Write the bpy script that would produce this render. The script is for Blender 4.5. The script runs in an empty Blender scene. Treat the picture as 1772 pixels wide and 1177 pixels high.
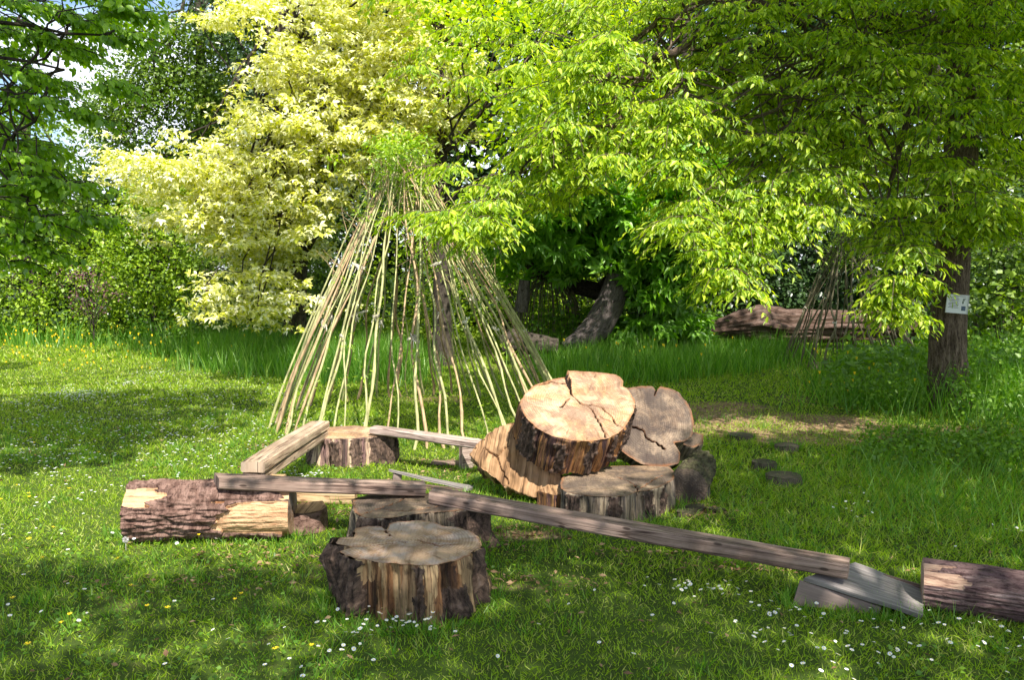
import bpy, math
import numpy as np
from mathutils import Vector, Matrix
R = math.radians
scene = bpy.context.scene
COL = scene.collection

# ------------------------------------------------------------------ camera
CAMZ, FPX, PITCH = 1.6, 1450.0, R(-5.06)
cam_d = bpy.data.cameras.new('camera'); cam = bpy.data.objects.new('camera', cam_d); COL.objects.link(cam)
cam.location = (0, 0, CAMZ); cam.rotation_euler = (R(90) + PITCH, 0, 0)
cam_d.sensor_width = 36; cam_d.lens = FPX / 1772 * 36; cam_d.clip_end = 500
scene.camera = cam
# ------------------------------------------------------------------ light
SUN_EL, SUN_AZ = R(52), math.atan2(0.40, -0.92)      # azimuth: x = sin, y = cos
SV = np.array([math.cos(SUN_EL) * math.sin(SUN_AZ), math.cos(SUN_EL) * math.cos(SUN_AZ), math.sin(SUN_EL)])
world = bpy.data.worlds.new("World"); scene.world = world; world.use_nodes = True
nt = world.node_tree; nt.nodes.clear()
wo = nt.nodes.new('ShaderNodeOutputWorld'); bg = nt.nodes.new('ShaderNodeBackground')
sky = nt.nodes.new('ShaderNodeTexSky'); sky.sky_type = 'NISHITA'; sky.sun_disc = False
sky.sun_elevation = SUN_EL; sky.sun_rotation = SUN_AZ; sky.dust_density = 1.0; sky.ozone_density = 2.0
tc = nt.nodes.new('ShaderNodeTexCoord'); mp = nt.nodes.new('ShaderNodeMapping'); mp.inputs['Scale'].default_value = (3, 3, 7)
mp.inputs['Location'].default_value = (0.35, 0.1, 0.2)
ns = nt.nodes.new('ShaderNodeTexNoise'); ns.inputs['Scale'].default_value = 1.3; ns.inputs['Detail'].default_value = 7; ns.inputs['Roughness'].default_value = .6
cr = nt.nodes.new('ShaderNodeValToRGB'); cr.color_ramp.elements[0].position = .44; cr.color_ramp.elements[1].position = .60
mx = nt.nodes.new('ShaderNodeMix'); mx.data_type = 'RGBA'; mx.inputs[7].default_value = (8.2, 8.6, 9.6, 1)
L = nt.links.new
L(tc.outputs['Generated'], mp.inputs[0]); L(mp.outputs[0], ns.inputs['Vector']); L(ns.outputs[0], cr.inputs[0])
L(cr.outputs[0], mx.inputs[0]); L(sky.outputs[0], mx.inputs[6]); L(mx.outputs[2], bg.inputs[0]); L(bg.outputs[0], wo.inputs[0])
bg.inputs[1].default_value = 0.10
sd = bpy.data.lights.new('sun', 'SUN'); sun = bpy.data.objects.new('sun', sd); COL.objects.link(sun)
sd.energy = 4.8; sd.angle = R(0.5); sd.color = (1, .95, .86)
sun.rotation_euler = Vector(SV).to_track_quat('Z', 'Y').to_euler(); sun.location = (4, -8, 12)
scene.view_settings.view_transform = 'Standard'; scene.view_settings.look = 'None'
scene.view_settings.exposure = 1.15; scene.view_settings.gamma = 1
scene.cycles.max_bounces = 6; scene.cycles.transparent_max_bounces = 4
scene.cycles.diffuse_bounces = 3; scene.cycles.glossy_bounces = 2; scene.cycles.transmission_bounces = 3

# ------------------------------------------------------------------ projection helpers (photo pixel -> world)
cp, sp_ = math.cos(PITCH), math.sin(PITCH)
def rays(p):
    p = np.atleast_2d(np.asarray(p, float)); u = (p[:, 0] - 886) / FPX; v = (588.5 - p[:, 1]) / FPX
    return np.stack([u, cp - v * sp_, sp_ + v * cp], 1)
def G(p, z=0.0):
    d = rays(p); t = (z - CAMZ) / d[:, 2]; return d * t[:, None] + [0, 0, CAMZ]
def AT(p, Y):
    d = rays(p); t = np.asarray(Y) / d[:, 1]; return d * np.reshape(t, (-1, 1)) + [0, 0, CAMZ]
def PLN(p, pt, n):
    d = rays(p); o = np.array([0, 0, CAMZ]); t = ((np.array(pt) - o) @ n) / (d @ n); return o + d * t[:, None]
def PX(P):
    d = np.asarray(P) - [0, 0, CAMZ]; yc = d[:, 1] * cp + d[:, 2] * sp_; zc = -d[:, 1] * sp_ + d[:, 2] * cp
    return np.stack([886 + FPX * d[:, 0] / yc, 588.5 - FPX * zc / yc], 1)
def inpoly(P, poly):
    x, y = P[:, 0], P[:, 1]; poly = np.asarray(poly); c = np.zeros(len(P), bool); j = len(poly) - 1
    for i in range(len(poly)):
        xi, yi = poly[i]; xj, yj = poly[j]
        c ^= ((yi > y) != (yj > y)) & (x < (xj - xi) * (y - yi) / (yj - yi + 1e-12) + xi); j = i
    return c
def sample_poly(poly, n, rng):
    poly = np.asarray(poly, float); lo, hi = poly.min(0), poly.max(0); out = []
    k = 0
    while k < n:
        P = rng.uniform(lo, hi, (n * 3, 2)); P = P[inpoly(P, poly)]; out.append(P); k += len(P)
    return np.concatenate(out)[:n]
# value noise
_rg = np.random.default_rng(5); _LAT = _rg.random((64, 64, 64)).astype(np.float32)
def vnoise(P):
    P = np.asarray(P, float); i = np.floor(P).astype(int); f = P - i; f = f * f * (3 - 2 * f); r = 0
    for a in (0, 1):
        for b in (0, 1):
            for c in (0, 1):
                w = (f[..., 0] if a else 1 - f[..., 0]) * (f[..., 1] if b else 1 - f[..., 1]) * (f[..., 2] if c else 1 - f[..., 2])
                r = r + w * _LAT[(i[..., 0] + a) & 63, (i[..., 1] + b) & 63, (i[..., 2] + c) & 63]
    return r * 2 - 1
def fbm(P, o=3):
    P = np.asarray(P, float); r = 0; a = 1; s = 0
    for k in range(o): r = r + a * vnoise(P * 2 ** k + 7.3 * k); s += a; a *= .5
    return r / s
def nrm(v): return v / np.maximum(np.linalg.norm(v, axis=-1, keepdims=True), 1e-9)

# ------------------------------------------------------------------ mesh helpers
class MB:
    """collects geometry in numpy; build() links it as one mesh object"""
    def __init__(s): s.v = []; s.f = []; s.n = 0; s.uv = []; s.at = []
    def add(s, V, F, uv=None, at=None):
        V = np.asarray(V, float)
        s.v.append(V)
        for f in (F if isinstance(F, list) else [F]):
            if len(f): s.f.append(np.asarray(f) + s.n)
        s.uv.append(np.zeros((len(V), 2)) if uv is None else uv)
        s.at.append(np.zeros(len(V)) if at is None else at); s.n += len(V)
    def build(s, name, mat, parent=None, smooth=True):
        V = np.concatenate(s.v); me = bpy.data.meshes.new(name)
        me.vertices.add(len(V)); me.vertices.foreach_set('co', V.astype(np.float32).ravel())
        lv = np.concatenate([f.ravel() for f in s.f]).astype(np.int32)
        tot = np.concatenate([np.full(len(f), f.shape[1]) for f in s.f]).astype(np.int32)
        me.loops.add(len(lv)); me.loops.foreach_set('vertex_index', lv)
        me.polygons.add(len(tot)); st = np.concatenate([[0], np.cumsum(tot)[:-1]]).astype(np.int32)
        me.polygons.foreach_set('loop_start', st); me.polygons.foreach_set('loop_total', tot)
        me.polygons.foreach_set('use_smooth', np.full(len(tot), smooth))
        UV = np.concatenate(s.uv)
        if UV.any():
            ul = me.uv_layers.new(name='UVMap'); ul.data.foreach_set('uv', UV[lv].astype(np.float32).ravel())
        A = np.concatenate(s.at)
        if A.any():
            a = me.attributes.new('mark', 'FLOAT', 'POINT'); a.data.foreach_set('value', A.astype(np.float32))
        me.update(); me.validate(); me.materials.append(mat)
        o = bpy.data.objects.new(name, me); COL.objects.link(o)
        if parent is not None: o.parent = parent
        return o
def tag(o, label=None, cat=None, group=None, kind=None):
    if label: o['label'] = label
    if cat: o['category'] = cat
    if group: o['group'] = group
    if kind: o['kind'] = kind
    return o
def empty(name, label, cat, loc=(0, 0, 0), group=None):
    o = bpy.data.objects.new(name, None); COL.objects.link(o); o.location = loc; o.empty_display_size = .1
    return tag(o, label, cat, group)
def attach(o, root):
    """keep world-space vertices while parenting under an empty that stands away from the origin"""
    o.parent = root; o.location = -root.location; return o

# leaf scattering -------------------------------------------------
def kites(spec):
    """spec: (angle deg, length, width, droop, start) folded kites -> template"""
    V = []; F = []
    for a, l, w, dr, fold in spec:
        k = len(V); ca, sa = math.cos(R(a)), math.sin(R(a))
        for (x, y, z) in ((0, 0, 0), (-w / 2, l * .45, fold), (0, l, -dr), (w / 2, l * .45, fold)):
            V.append((x * ca + y * sa, y * ca - x * sa, z))
        F += [(k, k + 1, k + 2), (k, k + 2, k + 3)]
    return np.array(V, float), np.array(F)
T_KITE = kites([(0, 1, .5, .06, .06)])
T_WIDE = kites([(0, 1, .75, .1, .08)])
T_OVAL = (np.array([(0, 0, 0), (-.27, .22, .07), (-.3, .52, .07), (-.13, .84, .0), (0, 1, -.1), (.13, .84, .0), (.3, .52, .07), (.27, .22, .07), (0, .5, -.02)], float),
          [np.array([(0, 1, 2, 8), (8, 2, 3, 4), (0, 8, 6, 7), (8, 4, 5, 6)])])
T_MAPLE = kites([(0, 1, .42, .12, .03), (62, .85, .4, .14, .03), (-62, .85, .4, .14, .03)])
T_CHEST = kites([(0, 1, .36, .35, .03), (42, .9, .34, .35, .03), (-42, .9, .34, .35, .03), (88, .65, .3, .3, .03), (-88, .65, .3, .3, .03)])
T_BLADE = (np.array([(-.5, 0, 0), (.5, 0, 0), (.38, .5, .0), (-.38, .5, .0), (0, 1, 0)], float), None)
def scatter(mb, T, P, A, Nn, S, W=None, at=None):
    """A leaf axis, Nn approximate normal, S length, W width factor"""
    A = nrm(A); side = nrm(np.cross(A, Nn)); N2 = np.cross(side, A)
    tv, tf = T; W = np.ones(len(P)) if W is None else W
    V = P[:, None, :] + S[:, None, None] * ((tv[None, :, 0:1] * W[:, None, None]) * side[:, None, :] + tv[None, :, 1:2] * A[:, None, :] + tv[None, :, 2:3] * N2[:, None, :])
    n, k = len(P), len(tv)
    fs = tf if isinstance(tf, list) else [tf]
    F = [(f[None] + (np.arange(n) * k)[:, None, None]).reshape(-1, f.shape[1]) for f in fs]
    mb.add(V.reshape(-1, 3), F, at=None if at is None else np.repeat(at, k))
def rnd_dir(rng, n): return nrm(rng.normal(size=(n, 3)))
def clump(mb, C, rng, n, rad, leaf, T=T_KITE, flat=1.0, up=1.0, ax=None, droop=.3, W=(.8, 1.2)):
    """n leaves round every centre in C, inside an ellipsoid rad x rad x rad*flat"""
    m = len(C); P = rnd_dir(rng, m * n) * (rng.random((m * n, 1)) ** .45) * rad * [1, 1, flat]
    out = nrm(P + 1e-6); P = P + np.repeat(C, n, 0)
    A = nrm(out * [1, 1, .4] + rng.normal(size=P.shape) * .6 + [0, 0, -droop])
    N = nrm(np.array([0, -.15, 1]) * up + rng.normal(size=P.shape) * .55 + out * .25)
    scatter(mb, T, P, A, N, leaf * rng.uniform(.65, 1.25, len(P)), rng.uniform(W[0], W[1], len(P)))
def spray(mb, C, O, rng, twigs=6, per=20, Ln=.5, leaf=.075, T=T_KITE, fan=1.1, droop=.55, W=(.5, 1.1), tw=None):
    """drooping fans of leafy twigs: C centres, O outward directions"""
    m = len(C); az0 = np.arctan2(O[:, 1], O[:, 0])
    az = (az0[:, None] + np.linspace(-fan, fan, twigs)[None] + rng.normal(0, .2, (m, twigs))).ravel()
    ln = (Ln * rng.uniform(.55, 1.15, (m, twigs))).ravel(); dr = (droop * rng.uniform(.5, 1.4, (m, twigs))).ravel()
    d = np.stack([np.cos(az), np.sin(az), np.zeros_like(az)], 1); B = np.repeat(C, twigs, 0)
    if tw is not None:
        for i in range(0, len(B), 2):
            t = np.linspace(0, 1, 4)[:, None]; pts = B[i] + d[i] * t * ln[i] + np.array([0, 0, 1]) * (.25 * t - dr[i] * t * t) * ln[i]
            tube(tw, pts, [.005, .004, .003, .0015], 4)
    t = (np.arange(per)[None] + rng.random((len(B), per))) / per; t = t.ravel()
    B = np.repeat(B, per, 0); d = np.repeat(d, per, 0); ln = np.repeat(ln, per); dr = np.repeat(dr, per)
    s = np.cross(d, [0, 0, 1]) * rng.choice([-1, 1], len(t))[:, None]
    P = B + d * (t * ln)[:, None] + s * (rng.random(len(t)) * .05)[:, None]
    P[:, 2] += (.25 * t - dr * t * t) * ln - rng.random(len(t)) * .03
    A = nrm(d * .55 + s * .55 + np.array([0, 0, -.75]) + rng.normal(size=P.shape) * .28)
    N = nrm(np.array([0, 0, .6]) + d * .45 + rng.normal(size=P.shape) * .4)
    scatter(mb, T, P, A, N, leaf * rng.uniform(.4, 1.25, len(P)), rng.uniform(W[0], W[1], len(P)))
def tube(mb, pts, rad, sides=8, uvs=1.0, cap=False):
    pts = np.asarray(pts, float); n = len(pts); rad = np.broadcast_to(np.asarray(rad, float), (n,))
    t = nrm(np.gradient(pts, axis=0)); ref = np.array([0, 0, 1.]) if abs(t[:, 2]).mean() < .8 else np.array([1., 0, 0])
    a = nrm(np.cross(t, ref)); b = np.cross(t, a); th = np.linspace(0, 2 * np.pi, sides, endpoint=False)
    V = pts[:, None] + rad[:, None, None] * (np.cos(th)[None, :, None] * a[:, None] + np.sin(th)[None, :, None] * b[:, None])
    i = np.arange(n - 1)[:, None] * sides; j = np.arange(sides)[None]; k = (j + 1) % sides
    F = np.stack([i + j, i + k, i + sides + k, i + sides + j], -1).reshape(-1, 4)
    ln = np.concatenate([[0], np.cumsum(np.linalg.norm(np.diff(pts, axis=0), axis=1))])
    uv = np.stack(np.broadcast_arrays(th[None] / (2 * np.pi) * 2 * np.pi * rad.mean(), ln[:, None]), -1).reshape(-1, 2)
    fs = [F]
    if cap: fs.append(np.stack([np.arange(sides)[::-1], (n - 1) * sides + np.arange(sides)]))
    mb.add(V.reshape(-1, 3), fs, uv=uv * uvs)
def curve(P0, P1, rng, n=8, sag=0.0, wob=.05):
    t = np.linspace(0, 1, n)[:, None]; P = np.array(P0) * (1 - t) + np.array(P1) * t
    w = rng.normal(0, wob, (n, 3)) * np.linalg.norm(np.array(P1) - np.array(P0)); w[0] = 0; w[-1] = 0
    P = P + w * .5; P[:, 2] += sag * 4 * (t * (1 - t))[:, 0]; return P
def trunk_mesh(mb, pts, rad, sides=32, flare=.0, rough=.06, seed=0, fine=0.):
    """noisy bark-ridged trunk"""
    pts = np.asarray(pts, float); tt = np.linspace(0, 1, len(pts)); m = 60 if not fine else 200; q = np.linspace(0, 1, m)
    P = np.stack([np.interp(q, tt, pts[:, k]) for k in range(3)], 1); r = np.interp(q, tt, rad)
    r = r * (1 + flare * np.exp(-q * 14))
    k0 = mb.n; tube(mb, P, r, sides); V = mb.v[-1]; c = np.repeat(P, sides, 0); d = V - c
    th = np.tile(np.arange(sides), m) / sides * 2 * np.pi; hq = np.repeat(q, sides)
    nz = fbm(np.stack([np.cos(th) * 4 + seed, np.sin(th) * 4, hq * 6], 1), 3) + .6 * vnoise(np.stack([np.cos(th) * 9, np.sin(th) * 9 + seed, hq * 9], 1))
    if fine: nz = nz + fine * (np.abs(vnoise(np.stack([np.cos(th) * 26, np.sin(th) * 26 + seed, hq * 16], 1))) * 2 - .6)
    lob = np.cos(th * 5 + seed) * np.exp(-hq * 12) * flare * .5
    mb.v[-1] = c + d * (1 + rough * nz + lob)[:, None]

# ------------------------------------------------------------------ materials
def newmat(name):
    m = bpy.data.materials.new(name); m.use_nodes = True; m.node_tree.nodes.clear(); return m, m.node_tree
def N(nt, t, **kw):
    n = nt.nodes.new(t)
    for k, v in kw.items():
        if k in n.inputs: n.inputs[k].default_value = v
        else: setattr(n, k, v)
    return n
def ramp(nt, stops, interp='LINEAR'):
    r = nt.nodes.new('ShaderNodeValToRGB'); e = r.color_ramp.elements; r.color_ramp.interpolation = interp
    while len(e) < len(stops): e.new(.5)
    for i, (p, c) in enumerate(stops): e[i].position = p; e[i].color = (*c, 1)
    return r
def leafmat(name, cols, trans=.45, tcol=1.25, gloss=.08, rough=.45):
    gloss *= .45
    m, t = newmat(name); g = N(t, 'ShaderNodeNewGeometry'); n = len(cols)
    r = ramp(t, [(i / (n - 1), c) for i, c in enumerate(cols)]); t.links.new(g.outputs['Random Per Island'], r.inputs[0])
    d = N(t, 'ShaderNodeBsdfDiffuse'); tr = N(t, 'ShaderNodeBsdfTranslucent'); gl = N(t, 'ShaderNodeBsdfGlossy', Roughness=rough)
    gl.inputs['Color'].default_value = (1, 1, 1, 1)
    hs = N(t, 'ShaderNodeHueSaturation', Value=tcol, Saturation=1.2); t.links.new(r.outputs[0], hs.inputs['Color'])
    t.links.new(r.outputs[0], d.inputs[0]); t.links.new(hs.outputs[0], tr.inputs[0])
    m1 = N(t, 'ShaderNodeMixShader', Fac=trans); m1.inputs[0].default_value = trans
    m2 = N(t, 'ShaderNodeMixShader'); m2.inputs[0].default_value = gloss
    o = N(t, 'ShaderNodeOutputMaterial')
    t.links.new(d.outputs[0], m1.inputs[1]); t.links.new(tr.outputs[0], m1.inputs[2])
    t.links.new(m1.outputs[0], m2.inputs[1]); t.links.new(gl.outputs[0], m2.inputs[2]); t.links.new(m2.outputs[0], o.inputs[0])
    return m
def pbsdf(t, rough=.8, spec=.25):
    b = N(t, 'ShaderNodeBsdfPrincipled'); b.inputs['Roughness'].default_value = rough; b.inputs['Specular IOR Level'].default_value = spec
    o = N(t, 'ShaderNodeOutputMaterial'); t.links.new(b.outputs[0], o.inputs[0]); return b
def bump(t, b, src, s=.5, d=.01):
    n = N(t, 'ShaderNodeBump'); n.inputs['Strength'].default_value = s; n.inputs['Distance'].default_value = d
    t.links.new(src, n.inputs['Height']); t.links.new(n.outputs[0], b.inputs['Normal'])
def uvnoise(t, scale, sc=5, detail=6, rough=.6, dist=0, loc=(0, 0, 0), src='UV'):
    c = N(t, 'ShaderNodeTexCoord'); m = N(t, 'ShaderNodeMapping'); m.inputs['Scale'].default_value = scale; m.inputs['Location'].default_value = loc
    n = N(t, 'ShaderNodeTexNoise'); n.noise_dimensions = '4D'; n.inputs['Scale'].default_value = sc; n.inputs['Detail'].default_value = detail; n.inputs['Roughness'].default_value = rough; n.inputs['Distortion'].default_value = dist
    oi = N(t, 'ShaderNodeObjectInfo'); mu = N(t, 'ShaderNodeMath', operation='MULTIPLY'); mu.inputs[1].default_value = 40
    t.links.new(oi.outputs['Random'], mu.inputs[0]); t.links.new(mu.outputs[0], n.inputs['W'])
    t.links.new(c.outputs[src], m.inputs[0]); t.links.new(m.outputs[0], n.inputs['Vector']); return n.outputs[0]
def mix(t, a, b, f, mode='MIX'):
    m = N(t, 'ShaderNodeMix', data_type='RGBA', blend_type=mode)
    for i, s in ((0, f), (6, a), (7, b)):
        if hasattr(s, 'type') and hasattr(s, 'links'): t.links.new(s, m.inputs[i])
        elif isinstance(s, (int, float)): m.inputs[i].default_value = s
        else: m.inputs[i].default_value = (*s, 1)
    return m.outputs[2]
def attr(t, name='mark'): return N(t, 'ShaderNodeAttribute', attribute_name=name).outputs['Fac']

def mat_stumpside(name, cols, sc=1.0, grey=.3):
    m, t = newmat(name); b = pbsdf(t, .85, .2)
    k = len(cols)
    # plates: stretched cells with wavering borders
    c0 = N(t, 'ShaderNodeTexCoord'); mp_ = N(t, 'ShaderNodeMapping'); mp_.inputs['Scale'].default_value = (15 * sc, 1.6, 1)
    nw = uvnoise(t, (12, 5, 1), 1, 4, .6); ad = N(t, 'ShaderNodeMix', data_type='RGBA', blend_type='LINEAR_LIGHT'); ad.inputs[0].default_value = .55
    t.links.new(c0.outputs['UV'], mp_.inputs[0]); t.links.new(mp_.outputs[0], ad.inputs[6]); t.links.new(nw, ad.inputs[7])
    vo = N(t, 'ShaderNodeTexVoronoi', voronoi_dimensions='3D'); vo.inputs['Scale'].default_value = 1; t.links.new(ad.outputs[2], vo.inputs['Vector'])
    sx = N(t, 'ShaderNodeSeparateColor'); t.links.new(vo.outputs['Color'], sx.inputs[0])
    n1 = uvnoise(t, (22 * sc, .9, 1), 1, 4, .6, .2)
    av = N(t, 'ShaderNodeMath', operation='MULTIPLY_ADD'); t.links.new(sx.outputs[0], av.inputs[0]); av.inputs[1].default_value = .55
    sb = N(t, 'ShaderNodeMath', operation='MULTIPLY_ADD'); t.links.new(n1, sb.inputs[0]); sb.inputs[1].default_value = 1.1; sb.inputs[2].default_value = -.32; t.links.new(sb.outputs[0], av.inputs[2])
    r = ramp(t, [(.06 + .88 * i / (k - 1), c) for i, c in enumerate(cols)], 'LINEAR'); t.links.new(av.outputs[0], r.inputs[0])
    n2 = uvnoise(t, (120, 6, 1), 1, 5, .72); r2 = ramp(t, [(.36, (.12, .09, .08)), (.50, (1, 1, 1)), (.8, (1.45, 1.4, 1.3))]); t.links.new(n2, r2.inputs[0])
    c = mix(t, r.outputs[0], r2.outputs[0], .9, 'MULTIPLY')
    n3 = uvnoise(t, (16, 8, 1), 1, 7, .78); r3 = ramp(t, [(.53, (0, 0, 0)), (.60, (1, 1, 1))]); t.links.new(n3, r3.inputs[0])
    f = N(t, 'ShaderNodeMath', operation='MULTIPLY'); t.links.new(r3.outputs[0], f.inputs[0]); f.inputs[1].default_value = .6
    c = mix(t, c, (.03, .018, .016), f.outputs[0])
    n5 = uvnoise(t, (34, 14, 1), 1, 8, .75, .8); r5 = ramp(t, [(.36, (.014, .010, .008)), (.48, (.07, .046, .036)), (.58, (.17, .11, .08)), (.72, (.26, .19, .16))]); t.links.new(n5, r5.inputs[0])
    rm = ramp(t, [(.4, (0, 0, 0)), (.6, (1, 1, 1))]); t.links.new(attr(t), rm.inputs[0]); c = mix(t, c, r5.outputs[0], rm.outputs[0])
    t.links.new(c, b.inputs[0]); bump(t, b, n2, 1.0, .02); return m
def mat_cut(name, c1, c2, stain, rim=(.22, .09, .035), ss=.5):
    m, t = newmat(name); b = pbsdf(t, .8, .2)
    n1 = uvnoise(t, (5, 5, 1), 1, 8, .66, .8); r = ramp(t, [(.40, c2), (.56, c1), (.72, tuple(min(1, k * 1.18) for k in c1))]); t.links.new(n1, r.inputs[0])
    n2 = uvnoise(t, (4, 4, 1), 1.2, 9, .78, .5, (5, 3, 0)); r2 = ramp(t, [(.55 - .15 * ss, (0, 0, 0)), (.62 - .07 * ss, (1, 1, 1))]); t.links.new(n2, r2.inputs[0])
    f = N(t, 'ShaderNodeMath', operation='MULTIPLY'); t.links.new(r2.outputs[0], f.inputs[0]); f.inputs[1].default_value = .75
    c = mix(t, r.outputs[0], stain, f.outputs[0])
    # growth rings: distance from the heart, gently disturbed
    tc_ = N(t, 'ShaderNodeTexCoord'); w = N(t, 'ShaderNodeTexWave', wave_type='RINGS', rings_direction='Z'); w.inputs['Scale'].default_value = 20; w.inputs['Distortion'].default_value = 3.0; w.inputs['Detail'].default_value = 3; w.inputs['Detail Scale'].default_value = .6
    t.links.new(tc_.outputs['UV'], w.inputs[0]); rw = ramp(t, [(0, (.84, .80, .76)), (1, (1.04, 1.04, 1.04))]); t.links.new(w.outputs['Fac'], rw.inputs[0])
    c = mix(t, c, rw.outputs[0], .9, 'MULTIPLY')
    n4 = uvnoise(t, (90, 7, 1), 1, 5, .7, .3); r4 = ramp(t, [(.3, (.62, .58, .54)), (.55, (1, 1, 1))]); t.links.new(n4, r4.inputs[0]); c = mix(t, c, r4.outputs[0], .7, 'MULTIPLY')
    a = attr(t); ra = ramp(t, [(.0, (0, 0, 0)), (.45, (0, 0, 0)), (.5, (1, 1, 1))]); t.links.new(a, ra.inputs[0])
    sp = N(t, 'ShaderNodeSeparateXYZ'); t.links.new(tc_.outputs['UV'], sp.inputs[0]); at_ = N(t, 'ShaderNodeMath', operation='ARCTAN2'); t.links.new(sp.outputs[0], at_.inputs[0]); t.links.new(sp.outputs[1], at_.inputs[1])
    ln_ = N(t, 'ShaderNodeVectorMath', operation='LENGTH'); t.links.new(tc_.outputs['UV'], ln_.inputs[0]); cb = N(t, 'ShaderNodeCombineXYZ'); m9 = N(t, 'ShaderNodeMath', operation='MULTIPLY'); m9.inputs[1].default_value = 11; t.links.new(at_.outputs[0], m9.inputs[0]); t.links.new(m9.outputs[0], cb.inputs[0])
    m8 = N(t, 'ShaderNodeMath', operation='MULTIPLY'); m8.inputs[1].default_value = 4; t.links.new(ln_.outputs['Value'], m8.inputs[0]); t.links.new(m8.outputs[0], cb.inputs[1])
    n9 = N(t, 'ShaderNodeTexNoise'); n9.inputs['Scale'].default_value = 1; n9.inputs['Detail'].default_value = 5; n9.inputs['Roughness'].default_value = .65; t.links.new(cb.outputs[0], n9.inputs['Vector'])
    r9 = ramp(t, [(.34, (.35, .27, .22)), (.42, (1, 1, 1)), (.62, (1, 1, 1)), (.75, (1.1, 1.08, 1.05))]); t.links.new(n9.outputs[0], r9.inputs[0]); c = mix(t, c, r9.outputs[0], .75, 'MULTIPLY')
    # mark: 0..0.4 rim fade, 1 = crack
    rr = ramp(t, [(.0, (0, 0, 0)), (.4, (1, 1, 1)), (.45, (0, 0, 0))]); t.links.new(a, rr.inputs[0])
    c = mix(t, c, rim, rr.outputs[0]); c = mix(t, c, (.02, .012, .008), ra.outputs[0])
    t.links.new(c, b.inputs[0]); bump(t, b, n4, .6, .006); return m
def mat_bark(name, cols, scale=(9, 30, 1), bare=None, sharp=.5):
    """uv: u round, v along. mark attribute = bare wood"""
    m, t = newmat(name); b = pbsdf(t, .9, .15)
    n1 = uvnoise(t, scale, 1, 8, .7, .6); k = len(cols)
    r = ramp(t, [(.28 + .44 * i / (k - 1), c) for i, c in enumerate(cols)]); t.links.new(n1, r.inputs[0])
    n2 = uvnoise(t, (scale[0] * 3.1, scale[1] * 3.1, 1), 1, 4, .7, 1.0); r2 = ramp(t, [(.38, (.18, .15, .14)), (.52, (1, 1, 1))]); t.links.new(n2, r2.inputs[0])
    c = mix(t, r.outputs[0], r2.outputs[0], .8, 'MULTIPLY')
    if bare:
        n3 = uvnoise(t, (38, 5, 1), 1, 8, .72, .6); rb = ramp(t, [(.32, (.05, .03, .02)), (.40, bare[1]), (.52, bare[0]), (.7, tuple(k * 1.15 for k in bare[0]))]); t.links.new(n3, rb.inputs[0])
        a = attr(t); ra = ramp(t, [(.42, (0, 0, 0)), (.5, (1, 1, 1))]); t.links.new(a, ra.inputs[0]); c = mix(t, c, rb.outputs[0], ra.outputs[0])
    t.links.new(c, b.inputs[0]); bump(t, b, n1, 1.0, .02); return m
def mat_beam(name, c1, c2, dark):
    """uv: u across, v along the beam"""
    m, t = newmat(name); b = pbsdf(t, .85, .2)
    n1 = uvnoise(t, (38, 1.6, 1), 1, 5, .65, .5); r = ramp(t, [(.32, dark), (.45, c2), (.62, c1)]); t.links.new(n1, r.inputs[0])
    n2 = uvnoise(t, (7, 3.5, 1), 1, 4, .6); r2 = ramp(t, [(.3, (.60, .55, .53)), (.65, (1.15, 1.12, 1.1))]); t.links.new(n2, r2.inputs[0]); c = mix(t, r.outputs[0], r2.outputs[0], 1, 'MULTIPLY')
    cc = N(t, 'ShaderNodeTexCoord'); mm = N(t, 'ShaderNodeMapping'); mm.inputs['Scale'].default_value = (9, 3.2, 1)
    v = N(t, 'ShaderNodeTexVoronoi', voronoi_dimensions='2D'); v.inputs['Scale'].default_value = 1; t.links.new(cc.outputs['UV'], mm.inputs[0]); t.links.new(mm.outputs[0], v.inputs['Vector'])
    rk = ramp(t, [(.05, (1, 1, 1)), (.085, (0, 0, 0))]); t.links.new(v.outputs['Distance'], rk.inputs[0]); c = mix(t, c, dark, rk.outputs[0])
    n6 = uvnoise(t, (20, .8, 1), 1, 3, .5, .6); r6 = ramp(t, [(.470, (1, 1, 1)), (.492, (.12, .08, .07)), (.500, (.12, .08, .07)), (.515, (1, 1, 1))]); t.links.new(n6, r6.inputs[0]); c = mix(t, c, r6.outputs[0], .8, 'MULTIPLY')
    n7 = uvnoise(t, (3, 2.2, 1), 1, 7, .7, .3); r7 = ramp(t, [(.52, (0, 0, 0)), (.66, (1, 1, 1))]); t.links.new(n7, r7.inputs[0]); fm = N(t, 'ShaderNodeMath', operation='MULTIPLY'); t.links.new(r7.outputs[0], fm.inputs[0]); fm.inputs[1].default_value = .45; c = mix(t, c, dark, fm.outputs[0])
    t.links.new(c, b.inputs[0]); bump(t, b, n1, .9, .010); return m
def mat_plain(name, col, var=.25, rough=.8, sc=(8, 8, 8), src='Object', bmp=.3):
    m, t = newmat(name); b = pbsdf(t, rough, .25); n = uvnoise(t, sc, 1, 6, .65, .2, src=src)
    lo = tuple(c * (1 - var) for c in col); hi = tuple(c * (1 + var) for c in col); r = ramp(t, [(.32, lo), (.68, hi)]); t.links.new(n, r.inputs[0])
    t.links.new(r.outputs[0], b.inputs[0]); bump(t, b, n, bmp, .01); return m

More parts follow.
